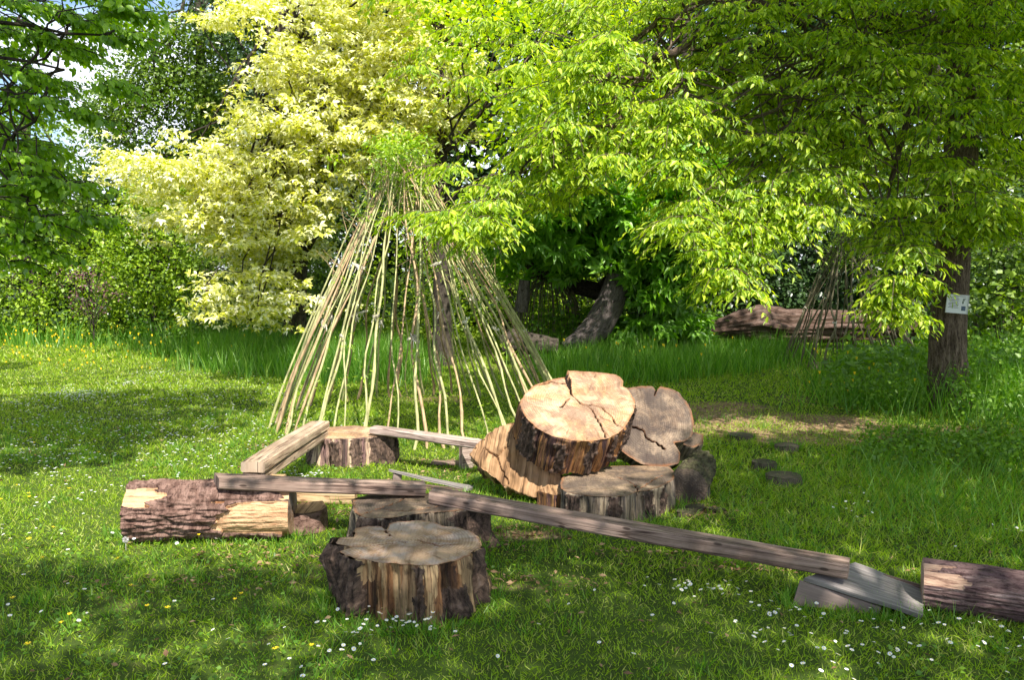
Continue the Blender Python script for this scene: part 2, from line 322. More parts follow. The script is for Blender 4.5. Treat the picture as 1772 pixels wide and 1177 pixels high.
SIDE_K = mat_stumpside('oak_side', [(.028, .018, .013), (.09, .045, .025), (.38, .25, .14), (.44, .31, .17), (.24, .12, .055), (.045, .028, .022), (.34, .21, .10)], .9)
SIDE_L = mat_stumpside('spruce_side', [(.045, .022, .026), (.50, .27, .10), (.12, .06, .045), (.045, .024, .026), (.42, .20, .07), (.09, .045, .036), (.30, .16, .075)], 1.1)
SIDE_J = mat_stumpside('grey_oak_side', [(.05, .04, .035), (.30, .23, .16), (.12, .10, .09), (.40, .31, .21), (.045, .035, .03), (.26, .2, .14)], 1.0)
CUT_K = mat_cut('weathered_cut', (.37, .255, .165), (.22, .135, .08), (.34, .29, .27), ss=.5)
CUT_L = mat_cut('fresh_cut', (.53, .375, .24), (.40, .24, .12), (.18, .11, .085), ss=.75)
CUT_M = mat_cut('dark_cut', (.34, .25, .175), (.19, .13, .09), (.035, .03, .032), ss=1.25)
CUT_N = mat_cut('grey_cut', (.36, .26, .17), (.21, .14, .09), (.05, .042, .042), ss=1.15)
BARK_A = mat_bark('reddish_bark', [(.045, .025, .020), (.115, .065, .05), (.24, .15, .12), (.09, .048, .038)], (9, 16, 1), ((.56, .35, .20), (.32, .165, .085)))
BARK_R = mat_bark('ridged_bark', [(.03, .018, .02), (.11, .065, .065), (.18, .12, .11), (.42, .34, .33)], (30, 7, 1), ((.42, .28, .2), (.2, .11, .08)))
BARK_T = mat_bark('lime_bark', [(.05, .035, .025), (.14, .10, .075), (.28, .21, .16)], (26, 6, 1))
BARK_D = mat_bark('dark_bark', [(.025, .02, .016), (.06, .048, .038), (.11, .09, .07)], (12, 6, 1))
BARK_G = mat_bark('grey_limb_bark', [(.05, .04, .037), (.11, .09, .085), (.19, .16, .155)], (12, 4, 1))
BARK_F = mat_bark('fallen_bark', [(.02, .014, .012), (.085, .05, .035), (.15, .10, .08), (.27, .21, .18)], (26, 3, 1))
BARK_M = mat_bark('mossy_bark', [(.02, .016, .012), (.055, .045, .03), (.085, .08, .04), (.12, .105, .085)], (12, 10, 1))
BEAM = mat_beam('weathered_beam', (.34, .25, .205), (.22, .155, .125), (.07, .046, .036))
BEAM_E = mat_beam('sunlit_beam', (.52, .42, .31), (.40, .30, .21), (.16, .10, .07))  # beam wood made paler: sunlight on the stacked pair put into the colour
BEAM_G = mat_beam('sunlit_grey_beam', (.50, .41, .36), (.40, .31, .27), (.2, .14, .12))  # same wood lightened in colour for sun on the back plank and prop
PLY = mat_plain('grey_plywood', (.20, .175, .165), .5, .8, (70, 4, 1), 'UV', .8)
PALE = mat_beam('pale_peeled_wood', (.62, .46, .28), (.46, .31, .16), (.25, .14, .07))
SPLIT = mat_beam('split_wood', (.44, .28, .155), (.30, .18, .09), (.14, .08, .04))

# ------------------------------------------------------------------ ground
GREEN_LO, GREEN_HI = (.030, .055, .010), (.075, .115, .02)
m_ground, t = newmat('soil_and_turf'); b = pbsdf(t, .95, .1)
n1 = uvnoise(t, (1, 1, 1), 3.5, 8, .7, src='Object'); r = ramp(t, [(.3, (.035, .05, .012)), (.55, (.055, .09, .014)), (.75, (.12, .11, .04))]); t.links.new(n1, r.inputs[0])
ra = ramp(t, [(.30, (0, 0, 0)), (.6, (1, 1, 1))]); t.links.new(attr(t), ra.inputs[0])
n2 = uvnoise(t, (1, 1, 1), 28, 6, .75, src='Object'); r2 = ramp(t, [(.35, (.07, .045, .025)), (.5, (.24, .16, .09)), (.68, (.42, .30, .19))]); t.links.new(n2, r2.inputs[0])
c = mix(t, r.outputs[0], r2.outputs[0], ra.outputs[0]); t.links.new(c, b.inputs[0]); bump(t, b, n2, .8, .02)
# worn bare patches: (x, y, rx, ry, strength)
_g = lambda px, py: G((px, py))[0]
BARE = []
for px, py, rx, ry, s in ((1290, 730, 1.5, .62, 1.15), (1240, 705, .8, .4, 1.0), (1440, 748, 1.5, .5, 1.1), (1620, 745, 1.5, .30, .7), (1340, 690, .8, .5, .45), (900, 925, .32, .12, .8), (560, 985, .6, .14, .45), (450, 960, .5, .12, .35), (900, 1010, .4, .1, .4), (300, 1010, .5, .1, .3), (1100, 960, .5, .12, .35), (820, 820, .4, .2, .4), (650, 850, .4, .2, .35), (460, 775, .22, .2, .6), (770, 690, .7, .35, .5),
                         (860, 640, 1.3, .9, .4), (1280, 610, 1.2, 1.5, .25), (1330, 985, .45, .08, .6), (1205, 885, .22, .16, .9), (760, 800, .5, .1, .5), (590, 890, .2, .1, .3)):
    q = _g(px, py); BARE.append((q[0], q[1], rx, ry, s))
def bare(P):
    v = np.zeros(len(P))
    for x, y, rx, ry, s in BARE:
        d = np.sqrt(((P[:, 0] - x) / rx) ** 2 + ((P[:, 1] - y) / ry) ** 2); v = np.maximum(v, s * np.clip(1.5 - d, 0, 1))
    return v * (.75 + .5 * vnoise(np.stack([P[:, 0] * 2.3, P[:, 1] * 2.3, P[:, 0] * 0], 1)))
def gz(P):      # gentle unevenness of the lawn
    return .012 * vnoise(np.stack([P[:, 0] * .8, P[:, 1] * .8, P[:, 0] * 0 + 3], 1)) - .006
mb = MB()
xs = np.concatenate([[-120, -60, -30, -18], np.arange(-12, 12.01, .16), [18, 30, 60, 120]]); ys = np.concatenate([[-60, -20, -6, 0], np.arange(2, 22, .16), [26, 34, 50, 90, 160]])
X, Y = np.meshgrid(xs, ys); V = np.stack([X.ravel(), Y.ravel(), 0 * X.ravel()], 1)
V[:, 2] = gz(V); nx = len(xs); i = np.arange(len(ys) - 1)[:, None] * nx; j = np.arange(nx - 1)[None]
mb.add(V, np.stack([i + j, i + j + 1, i + nx + j + 1, i + nx + j], -1).reshape(-1, 4), at=bare(V) + 1e-4)
tag(mb.build('ground', m_ground), kind='structure')

GRASS = leafmat('lawn_grass', [(.12, .22, .010), (.23, .37, .015), (.37, .53, .024), (.27, .41, .017), (.56, .55, .17)], .47, 1.3, .05)
TALL = leafmat('meadow_grass', [(.06, .18, .014), (.11, .27, .022), (.18, .37, .04), (.30, .44, .10)], .5, 1.3, .06)
WEED = leafmat('clover_leaf', [(.07, .16, .012), (.12, .25, .016), (.20, .35, .024)], .42, 1.2, .06)
T_B1 = (np.array([(-.5, 0, 0), (.5, 0, 0), (.4, .5, .06), (-.4, .5, .06), (0, 1, .3)], float), [np.array([(0, 1, 2, 3)]), np.array([(3, 2, 4)])])
def blades(mb, P, rng, h, w, lean=.45):
    n = len(P); A = nrm(np.stack([rng.normal(0, lean, n), rng.normal(0, lean, n), np.ones(n)], 1))
    N_ = nrm(np.stack([rng.normal(size=n), rng.normal(size=n) - .6, np.zeros(n) + .1], 1))
    P = P.copy(); P[:, 2] = gz(P) - .004
    scatter(mb, T_B1, P, A, N_, h, w / h)
rng = np.random.default_rng(11)
def field(y0, y1, dens, rng):
    w0 = .68; ar = w0 * 2 * (y1 ** 2 - y0 ** 2) / 2; n = int(ar * dens); y = np.sqrt(rng.uniform(y0 ** 2, y1 ** 2, n)); x = rng.uniform(-1, 1, n) * (w0 * y + .3)
    return np.stack([x, y, 0 * x], 1)
mb = MB()
for y0, y1, dn, h, w in ((2.6, 4.2, 5200, .034, .0036), (4.2, 6.5, 3900, .036, .0046), (6.5, 9.5, 2300, .040, .0065), (9.5, 14, 1100, .05, .010), (14, 24, 420, .07, .018)):
    P = field(y0, y1, dn, rng); k = rng.random(len(P)) > bare(P) * .93; P = P[k]
    clus = vnoise(np.stack([P[:, 0] * 5, P[:, 1] * 5, P[:, 0] * 0], 1)); big = vnoise(np.stack([P[:, 0] * 1.1, P[:, 1] * 1.1, P[:, 0] * 0 + 9], 1))
    right = np.clip((P[:, 0] - .5) * .5, 0, 1) * np.clip((9 - P[:, 1]) / 3, 0, 1)
    hh = h * rng.uniform(.5, 1.3, len(P)) * (1 + .35 * clus + .25 * big + .55 * right); stray = rng.random(len(P)) < .012; hh = np.where(stray, hh * 2.2, hh)
    blades(mb, P, rng, np.maximum(hh, .008), w * rng.uniform(.7, 1.3, len(P)), .85)
tag(mb.build('lawn_grass', GRASS), 'short green lawn grass with small weeds', kind='stuff')
# clover and small weeds between the blades
mb = MB(); P = field(2.7, 7.5, 520, rng); v = vnoise(np.stack([P[:, 0] * 1.6, P[:, 1] * 1.6, P[:, 0] * 0 + 20], 1)); P = P[(v > .05) & (bare(P) < .4)]
P[:, 2] = rng.uniform(.012, .032, len(P)); A = nrm(np.stack([rng.normal(size=len(P)), rng.normal(size=len(P)), rng.uniform(0, .5, len(P))], 1))
scatter(mb, T_WIDE, P, A, np.tile([0, 0, 1.], (len(P), 1)) + rng.normal(0, .3, P.shape), rng.uniform(.012, .03, len(P)))
tag(mb.build('clover_weeds', WEED), 'low broad leaved weeds and clover through the lawn', kind='stuff')
# tall meadow grass in patches
def patch(mb, poly_px, dens, h, w, rng, lean=.22, edge=.25):
    W = G(poly_px)[:, :2]; c = W.mean(0); ar = .5 * abs(np.dot(W[:, 0], np.roll(W[:, 1], 1)) - np.dot(W[:, 1], np.roll(W[:, 0], 1)))
    P = sample_poly(W, int(ar * dens), rng); P = np.concatenate([P, np.zeros((len(P), 1))], 1); P[:, :2] += rng.normal(0, edge, (len(P), 2))
    cl = vnoise(np.stack([P[:, 0] * 2.2, P[:, 1] * 2.2, P[:, 0] * 0 + 4], 1)); hh = h * rng.uniform(.45, 1.15, len(P)) * (1 + .45 * cl)
    blades(mb, P, rng, hh, w * rng.uniform(.7, 1.3, len(P)), lean)
mb = MB()
patch(mb, [(345, 640), (500, 655), (720, 668), (720, 610), (520, 592), (370, 600)], 900, .46, .012, rng)
patch(mb, [(-200, 598), (330, 606), (640, 600), (640, 582), (-200, 585)], 70, .50, .03, rng)
patch(mb, [(240, 618), (380, 628), (380, 600), (240, 600)], 150, .35, .02, rng)
patch(mb, [(930, 640), (1010, 672), (1200, 655), (1330, 640), (1390, 615), (1330, 600), (950, 600)], 620, .38, .012, rng)
patch(mb, [(1120, 662), (1170, 665), (1180, 650), (1120, 648)], 900, .42, .009, rng, .18, .08)
patch(mb, [(1425, 705), (1600, 720), (1600, 640), (1540, 628), (1450, 640)], 520, .42, .011, rng, .3)
patch(mb, [(1660, 725), (1900, 745), (1900, 640), (1680, 640)], 620, .58, .011, rng, .3)
patch(mb, [(1500, 850), (1560, 800), (1900, 790), (1900, 960), (1650, 920)], 330, .24, .006, rng, .5)
patch(mb, [(1250, 860), (1400, 780), (1900, 790), (1900, 960), (1300, 930)], 420, .11, .0045, rng, .6)
patch(mb, [(1550, 780), (1900, 790), (1900, 740), (1600, 745)], 130, .5, .008, rng, .25)
patch(mb, [(1400, 600), (1900, 600), (1900, 570), (1400, 570)], 60, .45, .03, rng)
for cx, cy, rx, ry, n in [(G(p)[0][0], G(p)[0][1], a_, b_, n_) for p, a_, b_, n_ in (((710, 1035), .40, .34, 900), ((725, 935), .42, .30, 500), ((355, 925), .52, .14, 700), ((1070, 880), .38, .36, 700), ((610, 790), .34, .28, 450), ((1700, 1060), .60, .12, 700), ((1490, 1045), .34, .17, 500), ((1200, 850), .2, .35, 350), ((1356, 830), .13, .13, 260), ((1323, 806), .1, .1, 220), ((1362, 775), .11, .11, 200), ((1281, 757), .12, .1, 200), ((880, 855), .3, .2, 300))]:
    a = rng.uniform(0, 2 * np.pi, n); q = 1 + np.abs(rng.normal(0, .10, n)); P = np.stack([cx + np.cos(a) * rx * q, cy + np.sin(a) * ry * q, a * 0], 1)
    v = vnoise(np.stack([P[:, 0] * 6, P[:, 1] * 6, P[:, 0] * 0], 1)); blades(mb, P, rng, np.clip(.055 * rng.uniform(.5, 1.5, n) * (1 + v), .02, .12), .0045, .45)
P = field(2.7, 9, 60, rng); v = vnoise(np.stack([P[:, 0] * 1.3, P[:, 1] * 1.3, P[:, 0] * 0 + 50], 1)); P = P[v > .0]; P = np.repeat(P, 9, 0) + rng.normal(0, .02, (len(P) * 9, 3)) * [1, 1, 0]
blades(mb, P, rng, rng.uniform(.04, .11, len(P)), .0042, .45)
tag(mb.build('tall_grass', TALL), 'tall uncut meadow grass round the edge of the lawn', kind='stuff')
mb = MB()
P = field(2.7, 9, 26, rng); P2 = np.concatenate([np.stack([rng.normal(x, rx * .6, int(260 * s)), rng.normal(y, ry * .6, int(260 * s)), np.zeros(int(260 * s))], 1) for x, y, rx, ry, s in BARE]); P = np.concatenate([P, P2]); P[:, 2] = rng.uniform(.002, .02, len(P))
A = nrm(np.stack([rng.normal(size=len(P)), rng.normal(size=len(P)), rng.uniform(-.1, .3, len(P))], 1))
ml = MB(); scatter(ml, T_KITE, P, A, np.tile([0, 0, 1.], (len(P), 1)) + rng.normal(0, .4, P.shape), rng.uniform(.015, .045, len(P)), rng.uniform(.4, 1.2, len(P)))
tag(ml.build('leaf_litter', leafmat('dead_leaf', [(.10, .055, .03), (.22, .13, .07), (.34, .23, .13)], .1, 1, .02)), 'dead leaves and chips of wood scattered in the grass', kind='stuff')
C = []
for poly, n, z0, z1 in (([(1430, 715), (1600, 730), (1600, 640), (1470, 650)], 260, .05, .38), ([(1640, 740), (1880, 760), (1880, 660), (1680, 660)], 300, .05, .5), ([(1600, 800), (1880, 860), (1880, 760), (1640, 760)], 120, .03, .22),
                        ([(1480, 800), (1640, 830), (1600, 765), (1500, 760)], 60, .02, .12), ([(560, 600), (240, 606), (240, 590), (560, 590)], 90, .1, .5), ([(930, 612), (1240, 604), (1240, 594), (930, 594)], 160, .1, .7)):
    P = sample_poly(G(poly)[:, :2], n, rng); C.append(np.concatenate([P, rng.uniform(z0, z1, (n, 1))], 1))
C = np.concatenate(C); near = C[:, 1] < 10
clump(mb, C[near], rng, 16, .13, .045, T_WIDE, 1, 1); clump(mb, C[~near], rng, 18, .28, .09, T_WIDE, 1, 1)
tag(mb.build('undergrowth', WEED), 'leafy undergrowth of nettles and weeds among the long grass', kind='stuff')

# ------------------------------------------------------------------ wood blocks
def resample(P, n):
    P = np.asarray(P, float); Q = np.vstack([P, P[:1]]); s = np.concatenate([[0], np.cumsum(np.linalg.norm(np.diff(Q, axis=0), axis=1))]); u = np.linspace(0, s[-1], n, endpoint=False)
    O = np.stack([np.interp(u, s, Q[:, k]) for k in range(2)], 1)
    for _ in range(2): O = .25 * np.roll(O, 1, 0) + .5 * O + .25 * np.roll(O, -1, 0)
    return O
def crackdist(P, lines):
    d = np.full(len(P), 9.)
    for ln in lines:
        ln = np.asarray(ln, float)
        for a, b_ in zip(ln[:-1], ln[1:]):
            ab = b_ - a; t = np.clip(((P - a) @ ab) / (ab @ ab + 1e-12), 0, 1); d = np.minimum(d, np.linalg.norm(P - (a + t[:, None] * ab), axis=1))
    return d
def wood_block(name, label, cat, outline, h, frame, side, cut, ridge=.012, flare=.06, cracks=(), cw=.0042, sag=.004, seed=0, nt_=240, nr=44, zf=None, rimdrop=.0, base=None, extra=None, group=None, irregular=0.0, bulges=(), barkm=()):
    """outline: 2-D points in the frame (origin, ex, ey, ez); block goes h below the outline plane.
    parts: bark (the side) and cut_face"""
    o0, ex, ey, ez = [np.array(a, float) for a in frame]
    O = resample(outline, nt_); c = O.mean(0); D = O - c; r = np.linalg.norm(D, axis=1); dirs = D / r[:, None]
    th = np.arctan2(D[:, 1], D[:, 0]); per = np.concatenate([[0], np.cumsum(np.linalg.norm(np.diff(O, axis=0), axis=1))])
    rn = ridge * (.9 * (_LAT[(np.floor(per * 13 + 1.2 * vnoise(np.stack([per * 9, per * 0, per * 0 + seed], 1))).astype(int) + int(seed) * 7) & 63, 3, 5] - .5) + fbm(np.stack([per * 22 + seed * 3.1, per * 0 + seed, per * 0], 1), 3) + .5 * vnoise(np.stack([per * 90, per * 0 + seed, per * 0 + 4], 1)))
    root = empty(name, label, cat, tuple(o0 - ez * h if base is None else base), group)
    def W(uv, z): return o0 + uv[:, :1] * ex + uv[:, 1:] * ey + np.reshape(z, (-1, 1)) * ez
    # side
    m = 26 if nt_ < 200 else 40; mb = MB(); Vs = []; UVs = []; Ms = []
    for k in range(m):
        q = k / (m - 1)
        rr = r + rn * min(1, .25 + q * 4) + flare * r.mean() * q ** 2.0 * (1 + 1.6 * vnoise(np.stack([np.cos(th) * 2.2 + seed, np.sin(th) * 2.2, th * 0], 1))) + sum(a_ * np.exp(-((np.angle(np.exp(1j * (th - t_))) / w_) ** 2)) * np.exp(-((q - q_) / .35) ** 2) for t_, w_, a_, q_ in bulges) + (.006 * vnoise(np.stack([per * 14, per * 0 + q * h * 14, per * 0 + seed], 1)) + ridge * .55 * fbm(np.stack([per * 38, per * 0 + q * h * 9, per * 0 + seed], 1), 3)) * (q > 0)
        rr = rr + irregular * vnoise(np.stack([np.cos(th) * 2.5, np.sin(th) * 2.5 + seed, th * 0 + q * 2.5], 1)) * q
        mk_ = np.zeros(nt_)
        for t_, w_, q0_, q1_ in barkm:
            e_ = .10 * fbm(np.stack([np.cos(th) * 9, np.sin(th) * 9 + seed, th * 0 + q * 5], 1), 3)
            mk_ = np.maximum(mk_, ((np.abs(np.angle(np.exp(1j * (th - t_)))) < w_ + e_) & (q > q0_ + e_) & (q < q1_ + e_ + (.3 if q1_ >= 1 else 0))) * 1.)
        rr = rr + mk_ * (.008 + .010 * np.abs(fbm(np.stack([per * 55, per * 0 + q * h * 28, per * 0 + seed], 1), 3)) * 2)
        Ms.append(mk_)
        Vs.append(W(c + dirs * rr[:, None], np.full(nt_, -h * q))); UVs.append(np.stack([per, np.full(nt_, -h * q)], 1))
    V = np.concatenate(Vs); i = np.arange(m - 1)[:, None] * nt_; j = np.arange(nt_)[None]; k = (j + 1) % nt_
    F = np.stack([i + j, i + nt_ + j, i + nt_ + k, i + k], -1).reshape(-1, 4)
    bot = np.vstack([V[-nt_:], W(c[None], [-h])]); 
    mb.add(V, F, uv=np.concatenate(UVs), at=np.concatenate(Ms) + 1e-4); mb.add(bot, np.stack([(np.arange(nt_) + 1) % nt_, np.arange(nt_), np.full(nt_, nt_)], 1), uv=np.zeros((nt_ + 1, 2)) + .01)
    s = mb.build('bark', side); attach(s, root)
    # cut face
    rads = np.linspace(1, 0, nr, endpoint=False); Vt = []; UV = []; At = []
    top = r + rn * .25
    for q in rads:
        p2 = c + dirs * (top * q)[:, None]
        z = sag * fbm(np.stack([p2[:, 0] * 9 + seed, p2[:, 1] * 9, p2[:, 0] * 0], 1), 3) * (1 if q < 1 else 0)
        if zf is not None: z = z + zf(p2)
        mk = np.clip((top * q - top + .022) / .022, 0, 1) * .4 * (0.6 + .4 * vnoise(np.stack([per * 25, per * 0, per * 0 + seed], 1)))
        if len(cracks):
            wob = p2 + .008 * np.stack([vnoise(np.stack([p2[:, 0] * 40, p2[:, 1] * 40, p2[:, 0] * 0], 1)), vnoise(np.stack([p2[:, 0] * 40, p2[:, 1] * 40, p2[:, 0] * 0 + 9], 1))], 1)
            d = crackdist(wob, cracks); g = np.clip(1.6 - d / cw, 0, 1); z = z - .03 * g; mk = np.where(g > .35, 1.0, mk)
        if q == 1: z = np.where(mk < .9, z * 0 + (zf(p2) if zf is not None else 0), z) + .001
        Vt.append(W(p2, z)); UV.append(p2 - c); At.append(mk)
    n0 = len(rads) * nt_; i = np.arange(nr - 1)[:, None] * nt_
    F = np.stack([i + j, i + k, i + nt_ + k, i + nt_ + j], -1).reshape(-1, 4)
    zc = 0 if zf is None else zf(c[None])[0]
    Vt = np.vstack([np.concatenate(Vt), W(c[None], [zc])]); l = (nr - 1) * nt_
    F2 = np.stack([l + np.arange(nt_), l + (np.arange(nt_) + 1) % nt_, np.full(nt_, n0)], 1)
    mb = MB(); mb.add(Vt, [F, F2], uv=np.vstack([np.concatenate(UV), [[0, 0]]]), at=np.concatenate(At + [[0]]) + 1e-4)
    if zf is not None:      # skirt under raised wood
        a = Vt[:nt_]; b2 = W(c + dirs * top[:, None], np.zeros(nt_)); jj = np.arange(nt_)
        mb.add(np.vstack([a, b2]), np.stack([jj, jj + nt_, (jj + 1) % nt_ + nt_, (jj + 1) % nt_], 1), uv=np.vstack([O - c, O - c]))
    attach(mb.build('cut_face', cut), root)
    return root
UP = (np.array([0, 0, 1.]))
def flat_frame(z): return ((0, 0, z), (1, 0, 0), (0, 1, 0), (0, 0, 1))
def px_out(px, z): return G(px, z)[:, :2]
def plane_frame(cpx, Y, n):
    n = np.array(n, float); n /= np.linalg.norm(n); o = AT(cpx, Y)[0]; ex = np.cross([0, 0, 1], n) * -1; ex = np.cross(np.array([0, 0, 1.]), n); ex /= np.linalg.norm(ex)
    if ex[0] < 0: ex = -ex
    ey = np.cross(n, ex); return (o, ex, ey, n)
def on_plane(px, fr):
    P = PLN(px, fr[0], fr[3]) - fr[0]; return np.stack([P @ fr[1], P @ fr[2]], 1)

K = [(587, 931), (614, 930), (616, 915), (637, 911), (661, 912), (667, 919), (674, 907), (690, 903), (723, 901), (752, 904), (766, 911), (790, 912.6), (811, 919), (825, 929), (831, 947), (811, 962), (784, 973), (756, 978), (719, 979), (682, 977), (652, 974), (621, 968), (597, 961), (588, 955), (612, 947), (583, 942)]
zk = .25
wood_block('tree_stump', 'broad tree stump with notched top in the front of the lawn, nearest the viewer', 'stump', px_out(K, zk), zk + .02, flat_frame(zk), SIDE_K, CUT_K, ridge=.034, flare=.05, seed=1, irregular=.02, nt_=460, barkm=[(-2.45, .33, 0, 1), (-.85, .20, .45, 1), (-.35, .14, 0, 1), (3.0, .4, 0, 1), (-1.28, .05, .0, 1)], bulges=[(math.pi * .98, .30, .05, .30), (-.75, .22, .03, .95), (.1, .3, .02, .9)],
           cracks=[px_out([(590, 950), (612, 946), (650, 944), (700, 938)], zk), px_out([(667, 918), (675, 928)], zk), px_out([(720, 935), (760, 945), (790, 942)], zk)])
J = [(610, 864), (640, 857), (700, 853), (760, 855), (810, 862), (834, 873), (833, 881), (800, 884), (733, 889), (674, 897), (632, 897), (612, 887)]
zj = .215
wood_block('tree_stump', 'grey brown stump carrying the joint of the two planks, just behind the front stump', 'stump', px_out(J, zj), zj + .02, flat_frame(zj), SIDE_J, CUT_N, ridge=.03, flare=.05, seed=2, nt_=360, barkm=[(-2.0, .45, 0, 1), (-.35, .2, 0, 1)], bulges=[(-.25, .3, .04, .9)],
           cracks=[px_out([(622, 893), (650, 882), (690, 868), (704, 860)], zj), px_out([(650, 880), (700, 885), (760, 876)], zj)])
NN = [(969, 839), (975, 824), (1020, 813), (1060, 807), (1096, 806), (1158, 808), (1167, 817), (1166, 830), (1144, 843), (1121, 850), (1104, 851), (1085, 859), (1048, 860), (1014, 859), (983, 853), (970, 846)]
zn = .19
wood_block('tree_stump', 'low split stump under the big tilted round, behind the long plank', 'stump', px_out(NN, zn), zn + .02, flat_frame(zn), SIDE_J, CUT_N, ridge=.022, flare=.03, seed=3, nt_=360, barkm=[(-2.3, .10, 0, 1), (-1.75, .09, 0, 1), (-1.05, .10, 0, 1), (-.5, .12, 0, 1)],
           cracks=[px_out([(1104, 852), (1098, 838), (1070, 826)], zn), px_out([(1108, 845), (1140, 825), (1150, 822)], zn)])
Fo = [(536, 751), (556, 742), (568, 739.6), (615, 737), (644, 740), (673, 745), (684, 751), (680, 756), (653, 756), (635, 757), (603, 760), (571, 760), (545, 758)]
zfz = .225
wood_block('tree_stump', 'pale topped stump at the back carrying the stacked beams and the sunlit plank', 'stump', px_out(Fo, zfz), zfz + .02, flat_frame(zfz), mat_stumpside('pink_bark_side', [(.06, .035, .035), (.34, .22, .18), (.16, .09, .09), (.60, .44, .30), (.2, .12, .11), (.05, .04, .035)], .9), CUT_L, ridge=.03, flare=.10, seed=4, cracks=[], nt_=300, barkm=[(-1.9, .12, .1, 1), (-1.25, .18, 0, 1), (-.5, .3, 0, 1), (-2.7, .2, 0, 1)])
# big tilted round
frL = plane_frame((1000, 708), 5.68, (.17, -.43, .88))
Lp = [(901, 693), (910, 680), (924, 667), (955, 657), (976, 653), (1031, 656), (1062, 660), (1087, 674), (1099, 693), (1097, 713), (1085, 736), (1070, 750), (1051, 759), (1020, 765), (992, 763), (955, 755), (929, 742), (910, 724), (901, 706)]
OL = on_plane(Lp, frL)
wedge = on_plane([(974, 640), (1040, 640), (1080, 668), (1040, 676), (1004, 678), (990, 686)], frL)
hinge = on_plane([(974, 652), (992, 690)], frL)
def zfL(p):
    ins = inpoly(p, wedge); d = p[:, 1] - on_plane([(1004, 684)], frL)[0, 1]
    return np.where(ins, np.clip(d * .55, 0, .06), 0)
wood_block('tree_stump', 'big tilted round of orange and dark wood on top of the stump pile', 'stump', OL, .29, frL, SIDE_L, CUT_L, ridge=.020, flare=-.02, seed=5, barkm=[(-2.85, .2, 0, 1), (-2.25, .07, .1, 1), (-1.72, .10, 0, 1), (-1.2, .05, 0, .8), (-.75, .16, 0, 1), (-.2, .25, 0, 1)], sag=.010, zf=zfL, cw=.0042, nt_=420, nr=64,
           cracks=[on_plane([(976, 652), (990, 684), (1003, 698), (1022, 706), (1032, 722), (1042, 740), (1048, 757)], frL), on_plane([(1003, 698), (1040, 704), (1060, 722), (1068, 738)], frL), on_plane([(925, 668), (956, 660), (978, 664)], frL), on_plane([(1040, 722), (1060, 730)], frL), on_plane([(970, 706), (985, 690)], frL)])
frM = plane_frame((1130, 738), 6.05, (.08, -.86, .46))
Mp = [(1087, 671), (1113, 668), (1130, 669), (1135, 677), (1143, 668), (1169, 676), (1186, 693), (1198, 713), (1200, 733), (1198, 755), (1186, 764), (1167, 767), (1178, 786), (1174, 803), (1147, 808), (1113, 805), (1085, 789), (1060, 765), (1050, 720), (1065, 684)]
wood_block('tree_stump', 'dark faced round leaning on edge behind the big tilted round', 'stump', on_plane(Mp, frM), .20, frM, SIDE_J, CUT_M, ridge=.014, flare=-.03, seed=6, sag=.008, nt_=280, nr=56,
           cracks=[on_plane([(1090, 738), (1112, 745), (1118, 757), (1136, 768), (1152, 778)], frM), on_plane([(1135, 672), (1132, 684)], frM)])
frO = plane_frame((880, 800), 5.72, (-.22, -.78, .58))
Op = [(811, 787), (826, 768), (856, 744), (893, 730), (930, 745), (955, 790), (972, 830), (960, 850), (941, 864), (915, 861), (901, 857), (873, 843), (859, 829), (836, 812)]
wood_block('split_log', 'pale split slab of trunk leaning against the left of the tilted round', 'log', on_plane(Op, frO), .13, frO, SIDE_K, SPLIT, ridge=.035, flare=-.04, seed=7, sag=.055, cracks=[on_plane([(836, 775), (858, 790), (868, 812), (880, 838)], frO), on_plane([(858, 790), (880, 775)], frO)])
# pieces wedged in the pile
fr = plane_frame((1196, 772), 6.35, (.25, -.55, .8))
wood_block('wood_chunk', 'small broken round showing behind the dark faced round', 'log', on_plane([(1180, 752), (1200, 748), (1217, 752), (1217, 768), (1200, 775), (1182, 770)], fr), .16, fr, SIDE_J, CUT_M, seed=8, nt_=90, nr=12)
wood_block('wood_chunk', 'dark wedge of wood in the gap below the tilted round', 'log', px_out([(930, 850), (955, 838), (985, 838), (990, 850), (960, 858)], .13), .13, flat_frame(.13), SIDE_L, SPLIT, seed=9, nt_=90, nr=12)
wood_block('wood_chunk', 'short quartered log between the bark log and the stumps', 'log', px_out([(499, 878), (520, 871), (558, 867), (565, 876), (556, 884), (530, 889), (503, 889)], .12), .13, flat_frame(.12), BARK_A, SPLIT, seed=10, nt_=120, nr=16, ridge=.008)
# stepping rounds in the grass
BARK_M2 = mat_cut('old_grey_wood', (.17, .135, .10), (.10, .08, .055), (.04, .045, .025), rim=(.06, .05, .035), ss=.9)
for lab, px, py, w, hh in (('farthest of the small stepping rounds sunk in the shaded grass', 1281, 752, 44, .03), ('stepping round beside the brown bare earth, right of the farthest one', 1362, 770, 42, .045), ('stepping round with a crumbling pale side, second nearest', 1323, 799, 42, .05), ('widest and nearest of the small stepping rounds in the grass', 1356, 822, 60, .055)):
    c = G((px, py), hh)[0]; r0 = w / 2 / FPX * c[1]; a = np.linspace(0, 2 * np.pi, 24, endpoint=False); q = rng.uniform(.9, 1.06, 24)
    wood_block('stepping_log', lab, 'log slice', np.stack([c[0] + np.cos(a) * r0 * q, c[1] + np.sin(a) * r0 * q], 1), hh + .03, flat_frame(hh), BARK_M2, BARK_M2, seed=px, nt_=100, nr=14, ridge=.006, flare=.02, group='stepping rounds in the grass')

